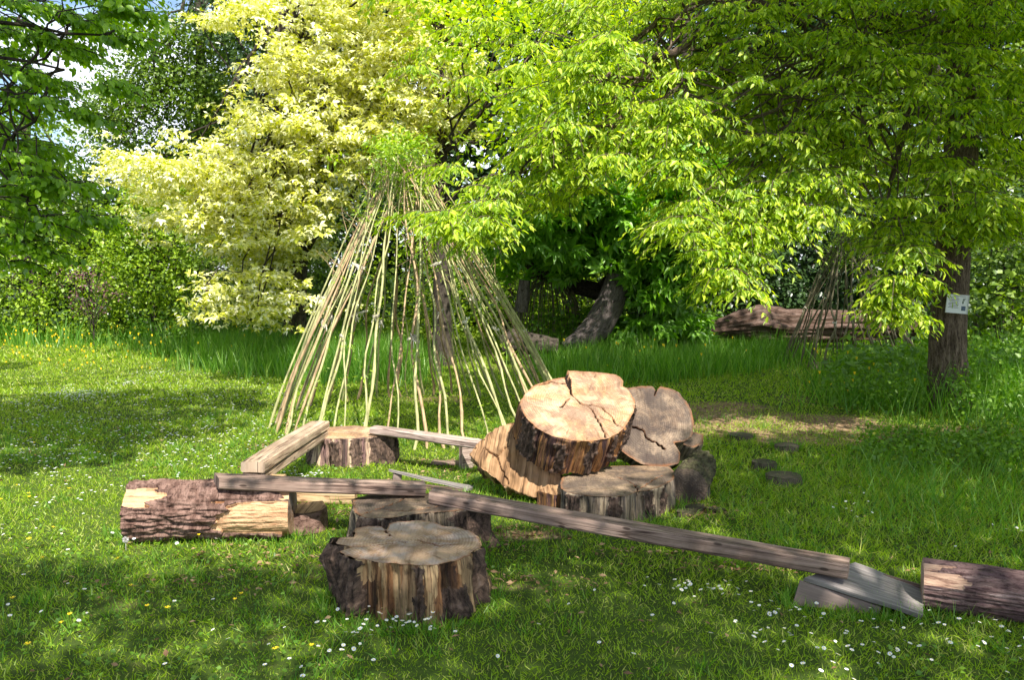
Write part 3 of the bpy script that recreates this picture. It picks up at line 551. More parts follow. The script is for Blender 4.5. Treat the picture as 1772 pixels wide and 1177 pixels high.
# ------------------------------------------------------------------ logs
def log(name, label, P0, P1, r0, r1, mat, endmat, bare_f=None, rough=.012, seed=0, thick=.010, nl=150, na=130, across=6., along=6., group=None):
    P0, P1 = np.array(P0, float), np.array(P1, float); ax = P1 - P0; Ln = np.linalg.norm(ax); ax /= Ln
    b_ = nrm(np.cross(ax, [0, 0, 1.])); u = np.cross(b_, ax)
    root = empty(name, label, 'log', tuple((P0 + P1) / 2 - np.array([0, 0, (r0 + r1) / 2])), group)
    q = np.linspace(0, 1, nl); th = np.linspace(0, 2 * np.pi, na, endpoint=False); Q, T = np.meshgrid(q, th, indexing='ij'); Q, T = Q.ravel(), T.ravel()
    rr = r0 + (r1 - r0) * Q; s = Q * Ln
    c3 = np.stack([np.cos(T) * across * r0 * 6, np.sin(T) * across * r0 * 6, s * along + seed], 1)
    plates = np.abs(fbm(c3, 3)); d = rough * (np.clip(plates * 3, 0, 1) - .6) + rough * .6 * fbm(c3 * 3, 2) + .01 * vnoise(np.stack([np.cos(T) * 1.5, np.sin(T) * 1.5, s * 2 + seed], 1))
    mk = np.zeros(len(Q))
    if bare_f is not None:
        mk = bare_f(s / Ln, T, c3); d = np.where(mk > .5, -.6 * thick + .25 * d, d + thick * .4)
    V = P0 + ax * s[:, None] + (b_ * np.cos(T)[:, None] + u * np.sin(T)[:, None]) * (rr + d)[:, None]
    i = np.arange(nl - 1)[:, None] * na; j = np.arange(na)[None]; k = (j + 1) % na
    mb = MB(); mb.add(V, np.stack([i + j, i + k, i + na + k, i + na + j], -1).reshape(-1, 4), uv=np.stack([T * r0, s], 1), at=mk + 1e-4)
    attach(mb.build('bark', mat), root)
    for e, sgn, Pc, rc in ((0, -1, P0, r0), (nl - 1, 1, P1, r1)):
        ring = V[e * na:(e + 1) * na]; mb = MB(); rows = [ring]; nn = 10
        for f in range(1, nn): rows.append(Pc + (ring - Pc) * (1 - f / nn) + ax * sgn * .004 * rng.normal(size=(na, 1)) * .4)
        VV = np.vstack(rows + [Pc[None]]); i2 = np.arange(nn - 1)[:, None] * na
        F = np.stack([i2 + j, i2 + k, i2 + na + k, i2 + na + j], -1).reshape(-1, 4); l = (nn - 1) * na
        F2 = np.stack([l + np.arange(na), l + (np.arange(na) + 1) % na, np.full(na, nn * na)], 1)
        D = VV - Pc; mb.add(VV, [F, F2], uv=np.stack([D @ b_, D @ u], 1)); attach(mb.build('cut_end', endmat), root)
    return root
# theta: 0 = b_ (b_ = ax x z); for ax=+x, b_=-y (towards the viewer), pi/2 = up
def bareA(q, T, c3):
    T = np.where(T > np.pi, T - 2 * np.pi, T); n = .16 * fbm(c3 * .6 + 3, 3); n2 = .10 * fbm(c3 * 1.3, 2)
    a = (q + n * 1.1 > .60) & (T < .75 + n * 2.5) & (T > -.75); a |= (q + n * .6 > .97)
    b_ = (q + n * 1.2 < .26 - .25 * np.abs(T - .72)) & (T > .42 + n2 * 2) & (T < 1.1 + n2)
    return np.where(a | b_, 1., 0.)
A0, A1 = G((212, 944), 0)[0], G((497, 938), 0)[0]
A0[1] += .13; A1[1] += .13; A0[2] = .162; A1[2] = .155
log('fallen_log', 'thick log with reddish bark half peeled to pale wood at the left', A0, A1, .168, .16, BARK_A, CUT_K, bareA, .018, 1, .024, 300, 240)
def bareR(q, T, c3): return np.where((q + .2 * fbm(c3 * .8, 3) < .16) & (T < 1.3) & (T > .25), 1., 0.)
R0 = G((1607, 1057), 0)[0]; R1 = G((1790, 1083), 0)[0]; dR = (R1 - R0) * 2.1; R0[1] += .07; R0[2] = .105
log('fallen_log', 'ridged dark bark log running out of the picture at the lower right', R0, R0 + dR, .108, .118, BARK_R, CUT_K, bareR, .010, 9, .008, 220, 130, across=14, along=2.4)
P0 = G((1190, 872), 0)[0]; P0[2] = .12
log('fallen_log', 'mossy dark log on the ground behind the right of the stump pile', P0, P0 + np.array([.20, .50, .03]), .125, .115, BARK_M, CUT_M, None, .012, 4)
for lab, px, py, sx, sy, sz, rz in (('grey chip of bark standing in the debris beside the mossy log', 1218, 862, .05, .03, .10, .4), ('dark curl of bark lying in front of the mossy log', 1195, 888, .14, .06, .035, .7), ('small dark bark flake at the right of the debris', 1236, 885, .08, .04, .02, -.4)):
    c = G((px, py), 0)[0]; a = np.linspace(0, 2 * np.pi, 10, endpoint=False); q = rng.uniform(.7, 1.1, 10); o_ = np.stack([np.cos(a) * sx * q, np.sin(a) * sy * q], 1)
    ca, sa = math.cos(rz), math.sin(rz); fr = (c + [0, 0, sz], (ca, sa, 0), (-sa, ca, 0), (0, 0, 1)); wood_block('bark_chunk', lab, 'bark', o_, sz + .01, fr, BARK_M if sz < .06 else SIDE_J, BARK_M if sz < .06 else CUT_N, nt_=60, nr=8, seed=px, ridge=.006)

# ------------------------------------------------------------------ beams
def beam_mesh(P0, P1, w, h, side=None, seg=60, warp=.003, seed=0, bev=.012, skew0=0., skew1=0.):
    """P0,P1: centre of the TOP face at both ends; side: width direction"""
    P0, P1 = np.array(P0, float), np.array(P1, float); ax = P1 - P0; Ln = np.linalg.norm(ax); ax /= Ln
    sd_ = nrm(np.cross(ax, [0, 0, 1.])) if side is None else nrm(np.array(side, float)); up = nrm(np.cross(sd_, ax)); 
    if up[2] < 0: up = -up
    cs = []; 
    for (x, z, nx_, nz_) in ((w / 2, 0, -1, -1), (w / 2, -h, -1, 1), (-w / 2, -h, 1, 1), (-w / 2, 0, 1, -1)):
        if nx_ * nz_ > 0: cs += [(x + nx_ * bev, z), (x + .3 * nx_ * bev, z + .3 * nz_ * bev), (x, z + nz_ * bev)]
        else: cs += [(x, z + nz_ * bev), (x + .3 * nx_ * bev, z + .3 * nz_ * bev), (x + nx_ * bev, z)]
    # subdivide faces
    C2 = []
    for a, b_ in zip(cs, cs[1:] + cs[:1]):
        n = 6 if math.dist(a, b_) > .02 else 1
        for k in range(n): C2.append((a[0] + (b_[0] - a[0]) * k / n, a[1] + (b_[1] - a[1]) * k / n))
    C2 = np.array(C2); n = len(C2); pc = np.concatenate([[0], np.cumsum(np.linalg.norm(np.diff(C2, axis=0), axis=1))])
    q = np.linspace(0, 1, seg); V = []; UV = []
    for t in q:
        off = warp * np.array([math.sin(t * 5 + seed), math.cos(t * 4 + seed)])
        s = t * Ln + C2[:, 0] * (skew0 * (1 - t) + skew1 * t)
        rg = .0034 * fbm(np.stack([C2[:, 0] * 60 + seed, C2[:, 1] * 60, s * 5], 1), 3)
        edge = np.exp(-np.minimum(t, 1 - t) * Ln / .02) * .004
        V.append(P0 + ax * s[:, None] + sd_ * ((C2[:, 0] + off[0]) * (1 - edge / w) + rg)[:, None] + up * ((C2[:, 1] + off[1]) + rg)[:, None]); UV.append(np.stack([pc + seed, np.full(n, t * Ln)], 1))
    mb = MB(); i = np.arange(seg - 1)[:, None] * n; j = np.arange(n)[None]; k = (j + 1) % n
    V = np.vstack(V); mb.add(V, np.stack([i + j, i + k, i + n + k, i + n + j], -1).reshape(-1, 4), uv=np.vstack(UV))
    for e in (0, seg - 1):
        ring = V[e * n:(e + 1) * n]; c = ring.mean(0); jj = np.arange(n)
        f = np.stack([jj, (jj + 1) % n, np.full(n, n)], 1); mb.add(np.vstack([ring, c]), f if e else f[:, ::-1], uv=np.vstack([C2 * .3, [[0, 0]]]) + seed)
    return mb
def beam(name, label, P0, P1, w, h, mat, cat='plank', **kw):
    return tag(beam_mesh(P0, P1, w, h, **kw).build(name, mat), label, cat)
def top_line(a_front, a_back, z): # centre of the top face edge from two pixels
    return (G(a_front, z)[0] + G(a_back, z)[0]) / 2
beam('plank', 'shaded purple brown plank from the bark log to the second stump', top_line((366, 830), (384, 818), .385), top_line((736, 844), (736, 831), .285), .155, .062, BEAM, seed=1, skew0=.35, skew1=0)
beam('plank', 'long plank sloping down from the stump to the grey plywood ramp', top_line((738, 853), (758, 840), .292), top_line((1469, 981), (1470, 965), .207), .135, .07, BEAM, seed=2, skew0=.25, seg=110)
e0, e1 = AT((437, 799), 5.22)[0], AT((553, 729), 6.72)[0]
beam('beam', 'sunlit squared beam lying uppermost of the stacked pair at the left', e0, e1, .16, .068, BEAM_E, 'beam', seed=3)
beam('beam', 'lower beam of the stacked pair, under the sunlit one', e0 + [-0.004, .03, -.076], e1 + [-0.002, -.01, -.076], .15, .066, BEAM_E, 'beam', seed=4)
g0, g1 = top_line((645, 741), (647, 735), .297), top_line((836, 766), (836, 759), .285)
beam('plank', 'sunlit plank at the back, from the rear stump to the leaning slab', g0, g1, .11, .06, BEAM_G, seed=5)
H0 = G((486, 873), 0)[0]; H1 = G((614, 873), 0)[0]
beam('beam', 'pale peeled timber lying on the grass behind the shaded plank', H0 + [0, .05, .13], H1 + [0, .05, .12], .10, .13, PALE, 'beam', seed=6, warp=.006, bev=.02)
S0 = AT((437, 900), 5.32)[0]; 
tag(beam_mesh((e0[0] - .13, 5.31, .243), (e0[0] + .165, 5.31, .243), .16, .25, seed=7, seg=20).build('wood_block', PALE), 'block of pale wood holding up the near end of the stacked beams', 'block')
c = G((808, 812), 0)[0]; tag(beam_mesh((c[0] - .05, c[1] - .01, .222), (c[0] + .09, c[1] + .10, .222), .05, .225, seed=8, seg=12).build('wood_block', BEAM_G), 'short board propping the right end of the sunlit plank', 'block')
beam('board', 'flat brown board edge lying in the grass under the sunlit plank', G((748, 797), .03)[0], G((806, 800), .03)[0], .09, .03, BEAM, 'board', seed=9)
# plywood ramps
def ramp_thing(label, corners, th, wall, block, seed):
    """corners: top board quad, back-left, back-right, front-right, front-left"""
    C_ = np.array(corners, float); root = empty('ramp', label, 'ramp', tuple(C_.mean(0) * [1, 1, 0]), 'plywood ramps')
    n = nrm(np.cross(C_[1] - C_[0], C_[3] - C_[0])); n = n if n[2] > 0 else -n
    mb = MB(); nu, nv = 26, 14
    def grid(off, ins=0.):
        U, Vv = np.meshgrid(np.linspace(0, 1, nu), np.linspace(0, 1, nv), indexing='ij'); U, Vv = U.ravel()[:, None], Vv.ravel()[:, None]
        P = (C_[0] * (1 - U) + C_[1] * U) * (1 - Vv) + (C_[3] * (1 - U) + C_[2] * U) * Vv
        P = P + n * off; P[:, 2] += .004 * vnoise(np.stack([U[:, 0] * 4, Vv[:, 0] * 3, U[:, 0] * 0 + seed], 1)); return P, np.hstack([Vv * .3, U * .5])
    for kk, (o0, o1, sh) in enumerate(((0, -th * .45, 0), (-th * .5, -th, .004))):
        a, uv = grid(o0); b_, _ = grid(o1); i = np.arange(nu - 1)[:, None] * nv; j = np.arange(nv - 1)[None]; F = np.stack([i + j, i + nv + j, i + nv + j + 1, i + j + 1], -1).reshape(-1, 4)
        per = list(range(nv)) + [k * nv + nv - 1 for k in range(1, nu)] + [(nu - 1) * nv + k for k in range(nv - 2, -1, -1)] + [k * nv for k in range(nu - 2, 0, -1)]
        per = np.array(per); M = len(a); nx2 = np.roll(per, -1)
        V = np.vstack([a, b_]) + [0, sh, 0]; mb.add(V, [F, F[:, ::-1] + M, np.stack([per, nx2, nx2 + M, per + M], 1)], uv=np.vstack([uv, uv]))
    attach(mb.build('board', PLY, smooth=False), root)
    for k, w in enumerate(wall):
        attach(beam_mesh(*w[:2], w[2], w[3], seed=seed + k, seg=14, bev=.003).build('support', mat_plain('ramp_support', (.20, .15, .13), .3, src='UV', sc=(40, 3, 1)) if k == 0 else BEAM), root)
    return root
q = [AT((1477, 972), 4.17)[0], G((1600, 1021), .035)[0], G((1597, 1066), .035)[0], G((1393, 999), .137)[0]]
q[0] = G((1480, 973), .137)[0]
f0 = G((1387, 1050), 0)[0]
ramp_thing('grey weathered plywood ramp under the lower end of the long plank', q, .022, [((f0[0], f0[1] + .03, .118), (f0[0] + .34, f0[1] - .075, .03), .02, .12), ((q[0][0] + .02, q[0][1] - .02, .112), (q[0][0] + .28, q[0][1] - .10, .06), .02, .11)], None, 3)
i0, i1 = G((673, 811), .14)[0], G((812, 846), .03)[0]
w_ = np.array([.03, .09, -.035])
ramp_thing('thin pale plywood ramp half hidden behind the meeting planks', [i0 + w_, i1 + w_ * [1, 1, .2], i1, i0], .02, [((i0[0] + .03, i0[1] + .02, .10), (i0[0] + .09, i0[1] + .03, .09), .06, .10), ((i0[0] + .03, i0[1] + .01, .045), (i1[0] - .03, i1[1] + .0, .03), .02, .04)], None, 5)

# ------------------------------------------------------------------ willow tepee
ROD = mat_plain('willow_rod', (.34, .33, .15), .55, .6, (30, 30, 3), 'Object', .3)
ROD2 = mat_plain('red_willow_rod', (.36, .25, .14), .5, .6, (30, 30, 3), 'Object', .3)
TIE = mat_plain('string', (.72, .66, .55), .15, .8)
WILLOW = leafmat('willow_leaf', [(.20, .36, .02), (.32, .48, .03), (.42, .56, .05)], .5, 1.3)
def tepee(name, label, c, rb, h, n, apex, rod_r, rng, foliage=900, ties=14, gap=None, dark=False, wob=.022, leafsc=1., mats=(ROD, ROD2), lines=True, bundle=0):
    root = empty(name, label, 'willow tepee', (c[0], c[1], 0)); ap = np.array([apex[0], apex[1], h]); fol = MB(); tips = []
    rods = []
    for i in range(n):
        a = 2 * np.pi * (i + rng.uniform(-.3, .3)) / n
        if gap and abs((a - gap[0] + np.pi) % (2 * np.pi) - np.pi) < gap[1]: continue
        rods.append(a)
    for i, a in enumerate(rods):
        pair = (i // 2); B = np.array([c[0] + rb * math.cos(a) * rng.uniform(.96, 1.03), c[1] + rb * math.sin(a) * rng.uniform(.96, 1.03), -.03])
        tt = np.linspace(0, 1, 18)[:, None]
        cross_ = rng.random() < .16; ac = a + (rng.choice([-1, 1]) * rng.uniform(.8, 1.8) if cross_ else rng.normal(0, .25)); T_ = ap + np.array([math.cos(ac), math.sin(ac), 0]) * (rng.uniform(.01, .09) + .10 * cross_) * rb + [0, 0, rng.uniform(-.20, .10)]
        # slight outward belly and a wandering line, drawn together with the neighbour at the string
        P = B * (1 - tt) + T_ * tt; out = np.array([math.cos(a), math.sin(a), 0]); P += out * (rb * (tt - tt ** 2.2) * .20)
        am = 2 * np.pi * (pair * 2 + .5) / n
        tan_ = np.array([-math.sin(a), math.cos(a), 0]); pull = (1 if i % 2 == 0 else -1) * (np.pi / n * rb) * .95; th_ = .28 + .34 * _LAT[pair & 63, 9, 2]
        P += tan_ * (pull * np.exp(-((tt - th_) / .10) ** 2) * (1 - tt))
        ph = rng.uniform(0, 7, 4); P += tan_ * (wob * rng.uniform(.6, 2.0) * (np.sin(tt * rng.uniform(6, 12) + ph[0]) + .5 * np.sin(tt * rng.uniform(15, 25) + ph[1])) * (tt > .02)) * (1 - tt * .5) + out * (wob * .7 * np.sin(tt * 9 + ph[2]))
        r_ = rod_r * rng.uniform(.7, 1.3) * (1 - .6 * tt[:, 0]) * (1 + .16 * rng.normal(size=len(tt))); mb = MB(); tube(mb, P, r_, 7); attach(mb.build('willow_rod', mats[int(rng.random() < .35)]), root); tips.append(P)
        if lines and rng.random() < .5:    # leafing shoots low on the rod
            for k in range(rng.integers(1, 4)):
                s = rng.integers(2, 12); Cc = P[s][None] + rng.normal(0, .02, (1, 3)); clump(fol, Cc, rng, rng.integers(8, 18), .07 * leafsc, .05 * leafsc, T_KITE, 1.2, .4, W=(.35, .6))
    # leafy top
    A_ = np.array([p[rng.integers(12, 18)] for p in tips for _ in range(6)]) + rng.normal(0, .05, (len(tips) * 6, 3))
    A_ = A_[A_[:, 2] > h * .74]; tc_ = ap + rng.normal(0, 1, (int(foliage / 45), 3)) * [rb * .15, rb * .15, .13] + [0, 0, .04]; clump(fol, tc_, rng, 26, .13 * leafsc, .08 * leafsc, T_KITE, .8, .5, W=(.4, .7)); clump(fol, A_, rng, max(4, foliage // max(1, len(A_))), .12 * leafsc, .065 * leafsc, T_KITE, 1.1, .5, W=(.35, .6))
    attach(fol.build('leafy_shoots', WILLOW), root)
    # thin side twigs near the top
    mb = MB()
    for p in tips:
        for _ in range(3):
            k = rng.integers(9, 17); d = nrm(rng.normal(size=3) * [.5, .5, .25] + [0, 0, .9]); tube(mb, curve(p[k], p[k] + d * rng.uniform(.12, .4), rng, 5, 0, .03), [.0035, .003, .002, .0015, .001], 4)
    attach(mb.build('brushwood', mats[1]), root)['kind'] = 'stuff'
    for k in range(ties):
        i = rng.integers(0, len(tips) - 1) if k % 2 else int(k * (len(tips) - 1) / ties); i -= i % 2; s = int(round((.28 + .34 * _LAT[(i // 2) & 63, 9, 2]) * 17)); p, q2 = tips[i][s], tips[min(i + 1, len(tips) - 1)][s]
        if np.linalg.norm(p - q2) > .13: continue
        mb = MB(); mid = (p + q2) / 2; ax = q2 - p; ln = np.linalg.norm(ax) / 2 + rod_r * 1.7; ax = nrm(ax); ot = nrm(np.cross(ax, [0, 0, 1.])); aa = np.linspace(0, 2 * np.pi, 17)
        for z_ in (-.008, 0, .008): tube(mb, mid + np.array([0, 0, z_]) + ax * np.cos(aa)[:, None] * ln + ot * np.sin(aa)[:, None] * rod_r * 1.5, .003, 5)
        for e in (-1, 1): tube(mb, curve(mid - ot * rod_r * 1.5, mid - ot * .03 + ax * e * .03 + [0, 0, -rng.uniform(.04, .09)], rng, 5, 0, .06), .0028, 5)
        attach(mb.build('string_tie', TIE), root)
    return root
rng = np.random.default_rng(3)
tepee('willow_tepee', 'tall tepee of tied willow rods with a leafy top behind the stump circle', (-.93, 8.75), 1.56, 2.72, 74, (-1.12, 8.75), .0125, rng, foliage=1700, ties=34, gap=(R(-20), .12))
ROD_SHADE = mat_plain('shaded_willow_rod', (.13, .11, .065), .4, .7, (20, 20, 3), 'Object', .3)  # rod colour darkened to stand in for shade on far tepee and dome
cf = G((1470, 628), 0)[0]
tepee('willow_tepee', 'smaller dark willow tepee in the shade before the fallen trunk', (cf[0], cf[1]), 1.05, 2.15, 38, (cf[0] - .12, cf[1]), .017, rng, foliage=500, ties=4, mats=(ROD_SHADE, ROD_SHADE), lines=False)
# small seats inside it
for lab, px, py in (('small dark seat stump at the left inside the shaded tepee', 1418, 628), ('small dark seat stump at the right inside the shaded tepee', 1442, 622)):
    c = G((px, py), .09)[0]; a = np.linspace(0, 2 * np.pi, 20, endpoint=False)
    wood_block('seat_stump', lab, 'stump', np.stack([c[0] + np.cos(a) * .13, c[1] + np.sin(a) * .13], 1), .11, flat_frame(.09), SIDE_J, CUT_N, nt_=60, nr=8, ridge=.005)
# low woven willow dome
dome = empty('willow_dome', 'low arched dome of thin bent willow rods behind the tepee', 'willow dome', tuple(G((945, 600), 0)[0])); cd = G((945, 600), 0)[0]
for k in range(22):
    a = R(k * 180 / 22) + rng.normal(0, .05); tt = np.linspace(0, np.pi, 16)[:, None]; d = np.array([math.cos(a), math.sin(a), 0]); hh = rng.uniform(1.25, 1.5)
    P = np.array([cd[0], cd[1], 0]) + d * (np.cos(tt) * .68) + np.array([0, 0, 1]) * (np.sin(tt) ** .6 * hh); mb = MB(); tube(mb, P, .011, 5); attach(mb.build('willow_rod', ROD_SHADE), dome)

# ------------------------------------------------------------------ trees
LIME = leafmat('lime_leaf', [(.11, .22, .008), (.25, .39, .011), (.42, .55, .016), (.62, .70, .07)], .56, 1.5, .06)
GOLD = leafmat('golden_leaf', [(.34, .40, .02), (.60, .62, .06), (.86, .84, .26), (.94, .93, .58), (.96, .95, .76)], .42, 1.1, .05)
CHEST = leafmat('chestnut_leaf', [(.11, .26, .018), (.17, .38, .025), (.27, .50, .04)], .45, 1.3, .08)
CHERRY = leafmat('cherry_leaf', [(.12, .24, .010), (.20, .37, .015), (.33, .52, .025)], .58, 1.4, .08, .4)
BUSHM = leafmat('shrub_leaf', [(.12, .22, .008), (.20, .33, .012), (.34, .46, .03)], .4, 1.2, .06)
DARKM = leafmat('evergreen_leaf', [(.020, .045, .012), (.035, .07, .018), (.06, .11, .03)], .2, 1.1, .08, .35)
MIDM = leafmat('ivy_leaf', [(.07, .13, .012), (.12, .21, .016), (.22, .32, .03)], .38, 1.2, .07)
PURP = leafmat('purple_leaf', [(.09, .04, .04), (.17, .07, .08), (.24, .13, .12)], .3, 1.2)
def limbs(mb, starts, ends, rng, r0=.03, r1=.006, sag=.15, n=9, wob=.06):
    for s, e in zip(starts, ends): tube(mb, curve(s, e, rng, n, sag, wob), np.linspace(r0, r1, n), 6)
def poly_centres(poly, n, Y0, Y1, rng, lim=None):
    P = sample_poly(poly, n, rng); return AT(P, rng.uniform(Y0, Y1, n))

def shade_clumps(polys, n_per_m2, h0, h1, rng, keep=.0, world_poly=False):
    out = []
    for poly in polys:
        W = np.asarray(poly, float) if world_poly else G(poly)[:, :2]
        ar = .5 * abs(np.dot(W[:, 0], np.roll(W[:, 1], 1)) - np.dot(W[:, 1], np.roll(W[:, 0], 1))); P = sample_poly(W, max(3, int(ar * n_per_m2)), rng)
        v = vnoise(np.stack([P[:, 0] * 1.7, P[:, 1] * 1.7, P[:, 0] * 0 + 30], 1)); P = P[v > keep]
        h = rng.uniform(h0, h1, len(P)); out.append(np.concatenate([P, np.zeros((len(P), 1))], 1) + SV / SV[2] * h[:, None])
    return np.concatenate(out)
# --- lime tree at the right -------------------------------------------------
rng = np.random.default_rng(21)
lt = G((1640, 703), 0)[0]
root = empty('lime_tree', 'large lime tree at the right with drooping bright branches and a notice on its trunk', 'tree', (lt[0], lt[1], 0))
mb = MB(); X0, Y0 = lt[0], lt[1]
trunk_mesh(mb, [(X0, Y0, -.05), (X0 - .04, Y0, .8), (X0 - .02, Y0, 1.8), (X0 + .02, Y0, 3), (X0 - .1, Y0 - .1, 4.5), (X0, Y0, 7)], [.195, .18, .172, .168, .15, .08], 160, .28, .045, 3, 1.1)
top = np.array([X0 - .02, Y0, 3.2])
limb_ends = [AT((1000, 130), 8.0)[0], AT((1180, 60), 8.2)[0], AT((1300, 290), 8.0)[0], AT((1420, 130), 8.4)[0], AT((900, 300), 7.7)[0], AT((1530, 380), 8.6)[0], AT((1750, 200), 9)[0]]
main = []
for e in limb_ends:
    s = top + [0, 0, rng.uniform(-.5, 2.2)]; p = curve(s, e, rng, 14, .45, .06); main.append(p); tube(mb, p, np.linspace(.085, .018, 14), 8)
allp = np.concatenate([m[3:] for m in main])
OUTL = [(660, -60), (690, 40), (700, 110), (740, 90), (830, 90), (860, 130), (850, 190), (840, 230), (860, 290), (880, 340), (930, 350), (990, 350), (1030, 320), (1060, 220), (1150, 240), (1150, 330), (1190, 380), (1250, 400), (1290, 450), (1330, 440), (1345, 370), (1420, 350), (1500, 380), (1530, 460), (1590, 520), (1600, 420), (1620, 370), (1700, 380), (1830, 400), (1830, -60)]
C1 = poly_centres(OUTL, 560, 7.4, 9.8, rng); q_ = PX(C1)[:, 0]; C1 = C1[(q_ > 940) | ((C1[:, 1] > 7.9) & (C1[:, 1] < 9.0) & (rng.random(len(C1)) < .85))]
extra = []
for px, py, Y, n, sx, sy in ((800, 362, 7.2, 8, 35, 12), (850, 388, 7.2, 5, 20, 12), (880, 345, 7.4, 9, 35, 20), (725, 60, 7.9, 9, 30, 40), (720, 150, 7.8, 4, 15, 20), (900, 150, 7.4, 16, 60, 45), (960, 220, 7.3, 12, 40, 40), (880, 290, 7.5, 12, 60, 20), (1020, 90, 7.5, 14, 50, 40), (1030, 270, 7.6, 9, 40, 25),
                             (1280, 470, 7.4, 9, 28, 18), (1330, 400, 7.5, 9, 40, 25), (1200, 390, 7.4, 7, 30, 20), (1540, 500, 7.9, 9, 18, 18), (1560, 540, 8.0, 4, 10, 10), (1560, 420, 7.9, 8, 25, 25), (1400, 350, 7.6, 12, 50, 30), (1160, 200, 7.5, 12, 40, 50), (1700, 400, 8.8, 12, 45, 18), (1640, 385, 9.2, 8, 25, 12), (1640, 300, 9.2, 8, 25, 40)):
    P = np.stack([rng.normal(px, sx, n), rng.normal(py, sy, n)], 1); extra.append(AT(P, Y + rng.normal(0, .15, n)))
C1 = np.concatenate([C1] + extra)
q_ = PX(C1); C1 = C1[~((q_[:, 0] > 1595) & (q_[:, 0] < 1750) & (q_[:, 1] > 400)) & ~((q_[:, 0] > 1385) & (q_[:, 0] < 1515) & (q_[:, 1] > 390))]
hh = C1[:, 2] - 1.9; foot = C1 - SV / SV[2] * hh[:, None]; dd = np.hypot(foot[:, 0] + 1.05, foot[:, 1] - 8.6); q_ = PX(C1); C1 = C1[~((dd < 1.25) & (hh > 0) & (q_[:, 1] < 330) & (rng.random(len(C1)) < .9))]
O = nrm((C1 - [X0, Y0, 0]) * [1, 1, 0]); O = nrm(O + np.array([0, -.7, 0]))
cr_ = MB(); tw = MB()
spray(cr_, C1, O, rng, 7, 27, .43, .068, T_OVAL, 1.15, .66, (.26, .82), tw=mb)
# upper crown above the picture and to the right (casts the shade on the right half)
def blobpts(c, r, n): return np.array(c) + rnd_dir(rng, n) * (rng.random((n, 1)) ** .4) * np.array(r)
UPc = np.concatenate([blobpts((5.6, 9.0, 6.6), (3.2, 3.0, 2.0), 260), blobpts((3.2, 7.4, 5.6), (2.2, 2.0, 1.0), 120), blobpts((7.6, 8.0, 3.6), (1.8, 2.5, 1.6), 90)])
UP3 = AT(sample_poly([(1230, -20), (1800, -20), (1800, 560), (1500, 560), (1400, 430), (1230, 420)], 330, rng), rng.uniform(7.8, 9.2, 330)) + SV * rng.uniform(3.4, 6.5, (330, 1)); UPc = np.concatenate([UPc, UP3])
UPc = UPc[(UPc[:, 2] > CAMZ + .33 * UPc[:, 1]) | (UPc[:, 0] > .66 * UPc[:, 1])]
clump(cr_, UPc, rng, 40, .42, .12, T_WIDE, .5)
SHL = shade_clumps([[(1190, 650), (1350, 606), (1660, 606), (1670, 735), (2100, 745), (2100, 800), (1230, 790)]], 12, 6.0, 8.5, rng, -.30); clump(cr_, SHL, rng, 26, .32, .125, T_WIDE, .7)
limbs(mb, allp[rng.integers(0, len(allp), 90)], C1[rng.integers(0, len(C1), 90)], rng, .014, .004, .08)
attach(mb.build('trunk', BARK_T), root); attach(cr_.build('crown', LIME), root)
# notice on the trunk
sg = AT((1656, 526), Y0 - .27)[0]; sroot = empty('notice', 'small white framed notice wired to the lime trunk', 'sign', tuple(sg))
def box(mb, c, e, rot=None):
    V = np.array([(x, y, z) for x in (-1, 1) for y in (-1, 1) for z in (-1, 1)], float) * np.array(e) / 2
    if rot is not None: V = V @ rot.T
    mb.add(V + c, np.array([(0, 1, 3, 2), (4, 6, 7, 5), (0, 4, 5, 1), (2, 3, 7, 6), (0, 2, 6, 4), (1, 5, 7, 3)]))
ro = np.array((Matrix.Rotation(R(4.5), 3, 'Y') @ Matrix.Rotation(R(-4), 3, 'Z')).to_3x3())
def sbox(items, name, mat):
    mb = MB()
    for cx, cy, cz, ex, ey, ez in items: box(mb, sg + ro @ np.array([cx, cy, cz]), (ex, ey, ez), ro)
    return attach(mb.build(name, mat, smooth=False), sroot)
W_, H_ = .225, .195
sbox([(0, 0, 0, W_, .012, H_)], 'panel', mat_plain('notice_paper', (.72, .72, .75), .06, .3))
sbox([(0, -.008, H_ / 2 + .003, W_ + .012, .014, .006), (0, -.008, -H_ / 2 - .003, W_ + .012, .014, .006), (-W_ / 2 - .003, -.008, 0, .006, .014, H_), (W_ / 2 + .003, -.008, 0, .006, .014, H_)], 'frame', mat_plain('frame_white', (.62, .62, .64), .05, .4))
sbox([(-.04, -.008, .07 - k * .016, .11 * (1 if k % 3 else .8), .003, .005) for k in range(8)] + [(.015, -.008, .085, .13, .003, .004)], 'lettering', mat_plain('grey_ink', (.12, .12, .13), .2))
sbox([(.065, -.008, .045, .02, .003, .012), (.058, -.0082, .02, .012, .003, .03), (.07, -.008, .06, .03, .003, .006)], 'drawing', mat_plain('green_ink', (.06, .10, .05), .2))
sbox([(.07, -.008, -.045, .045, .003, .05)], 'photograph', mat_plain('blue_grey_print', (.10, .13, .20), .5, sc=(40, 40, 40)))
mb = MB(); tube(mb, curve(sg + ro @ np.array([-W_ / 2 + .03, 0, H_ / 2]), AT((1614, 486), Y0 - .22)[0], rng, 6, 0, .01), .0022, 5)
attach(mb.build('wire', mat_plain('steel_wire', (.45, .45, .42), .1, .4)), sroot)

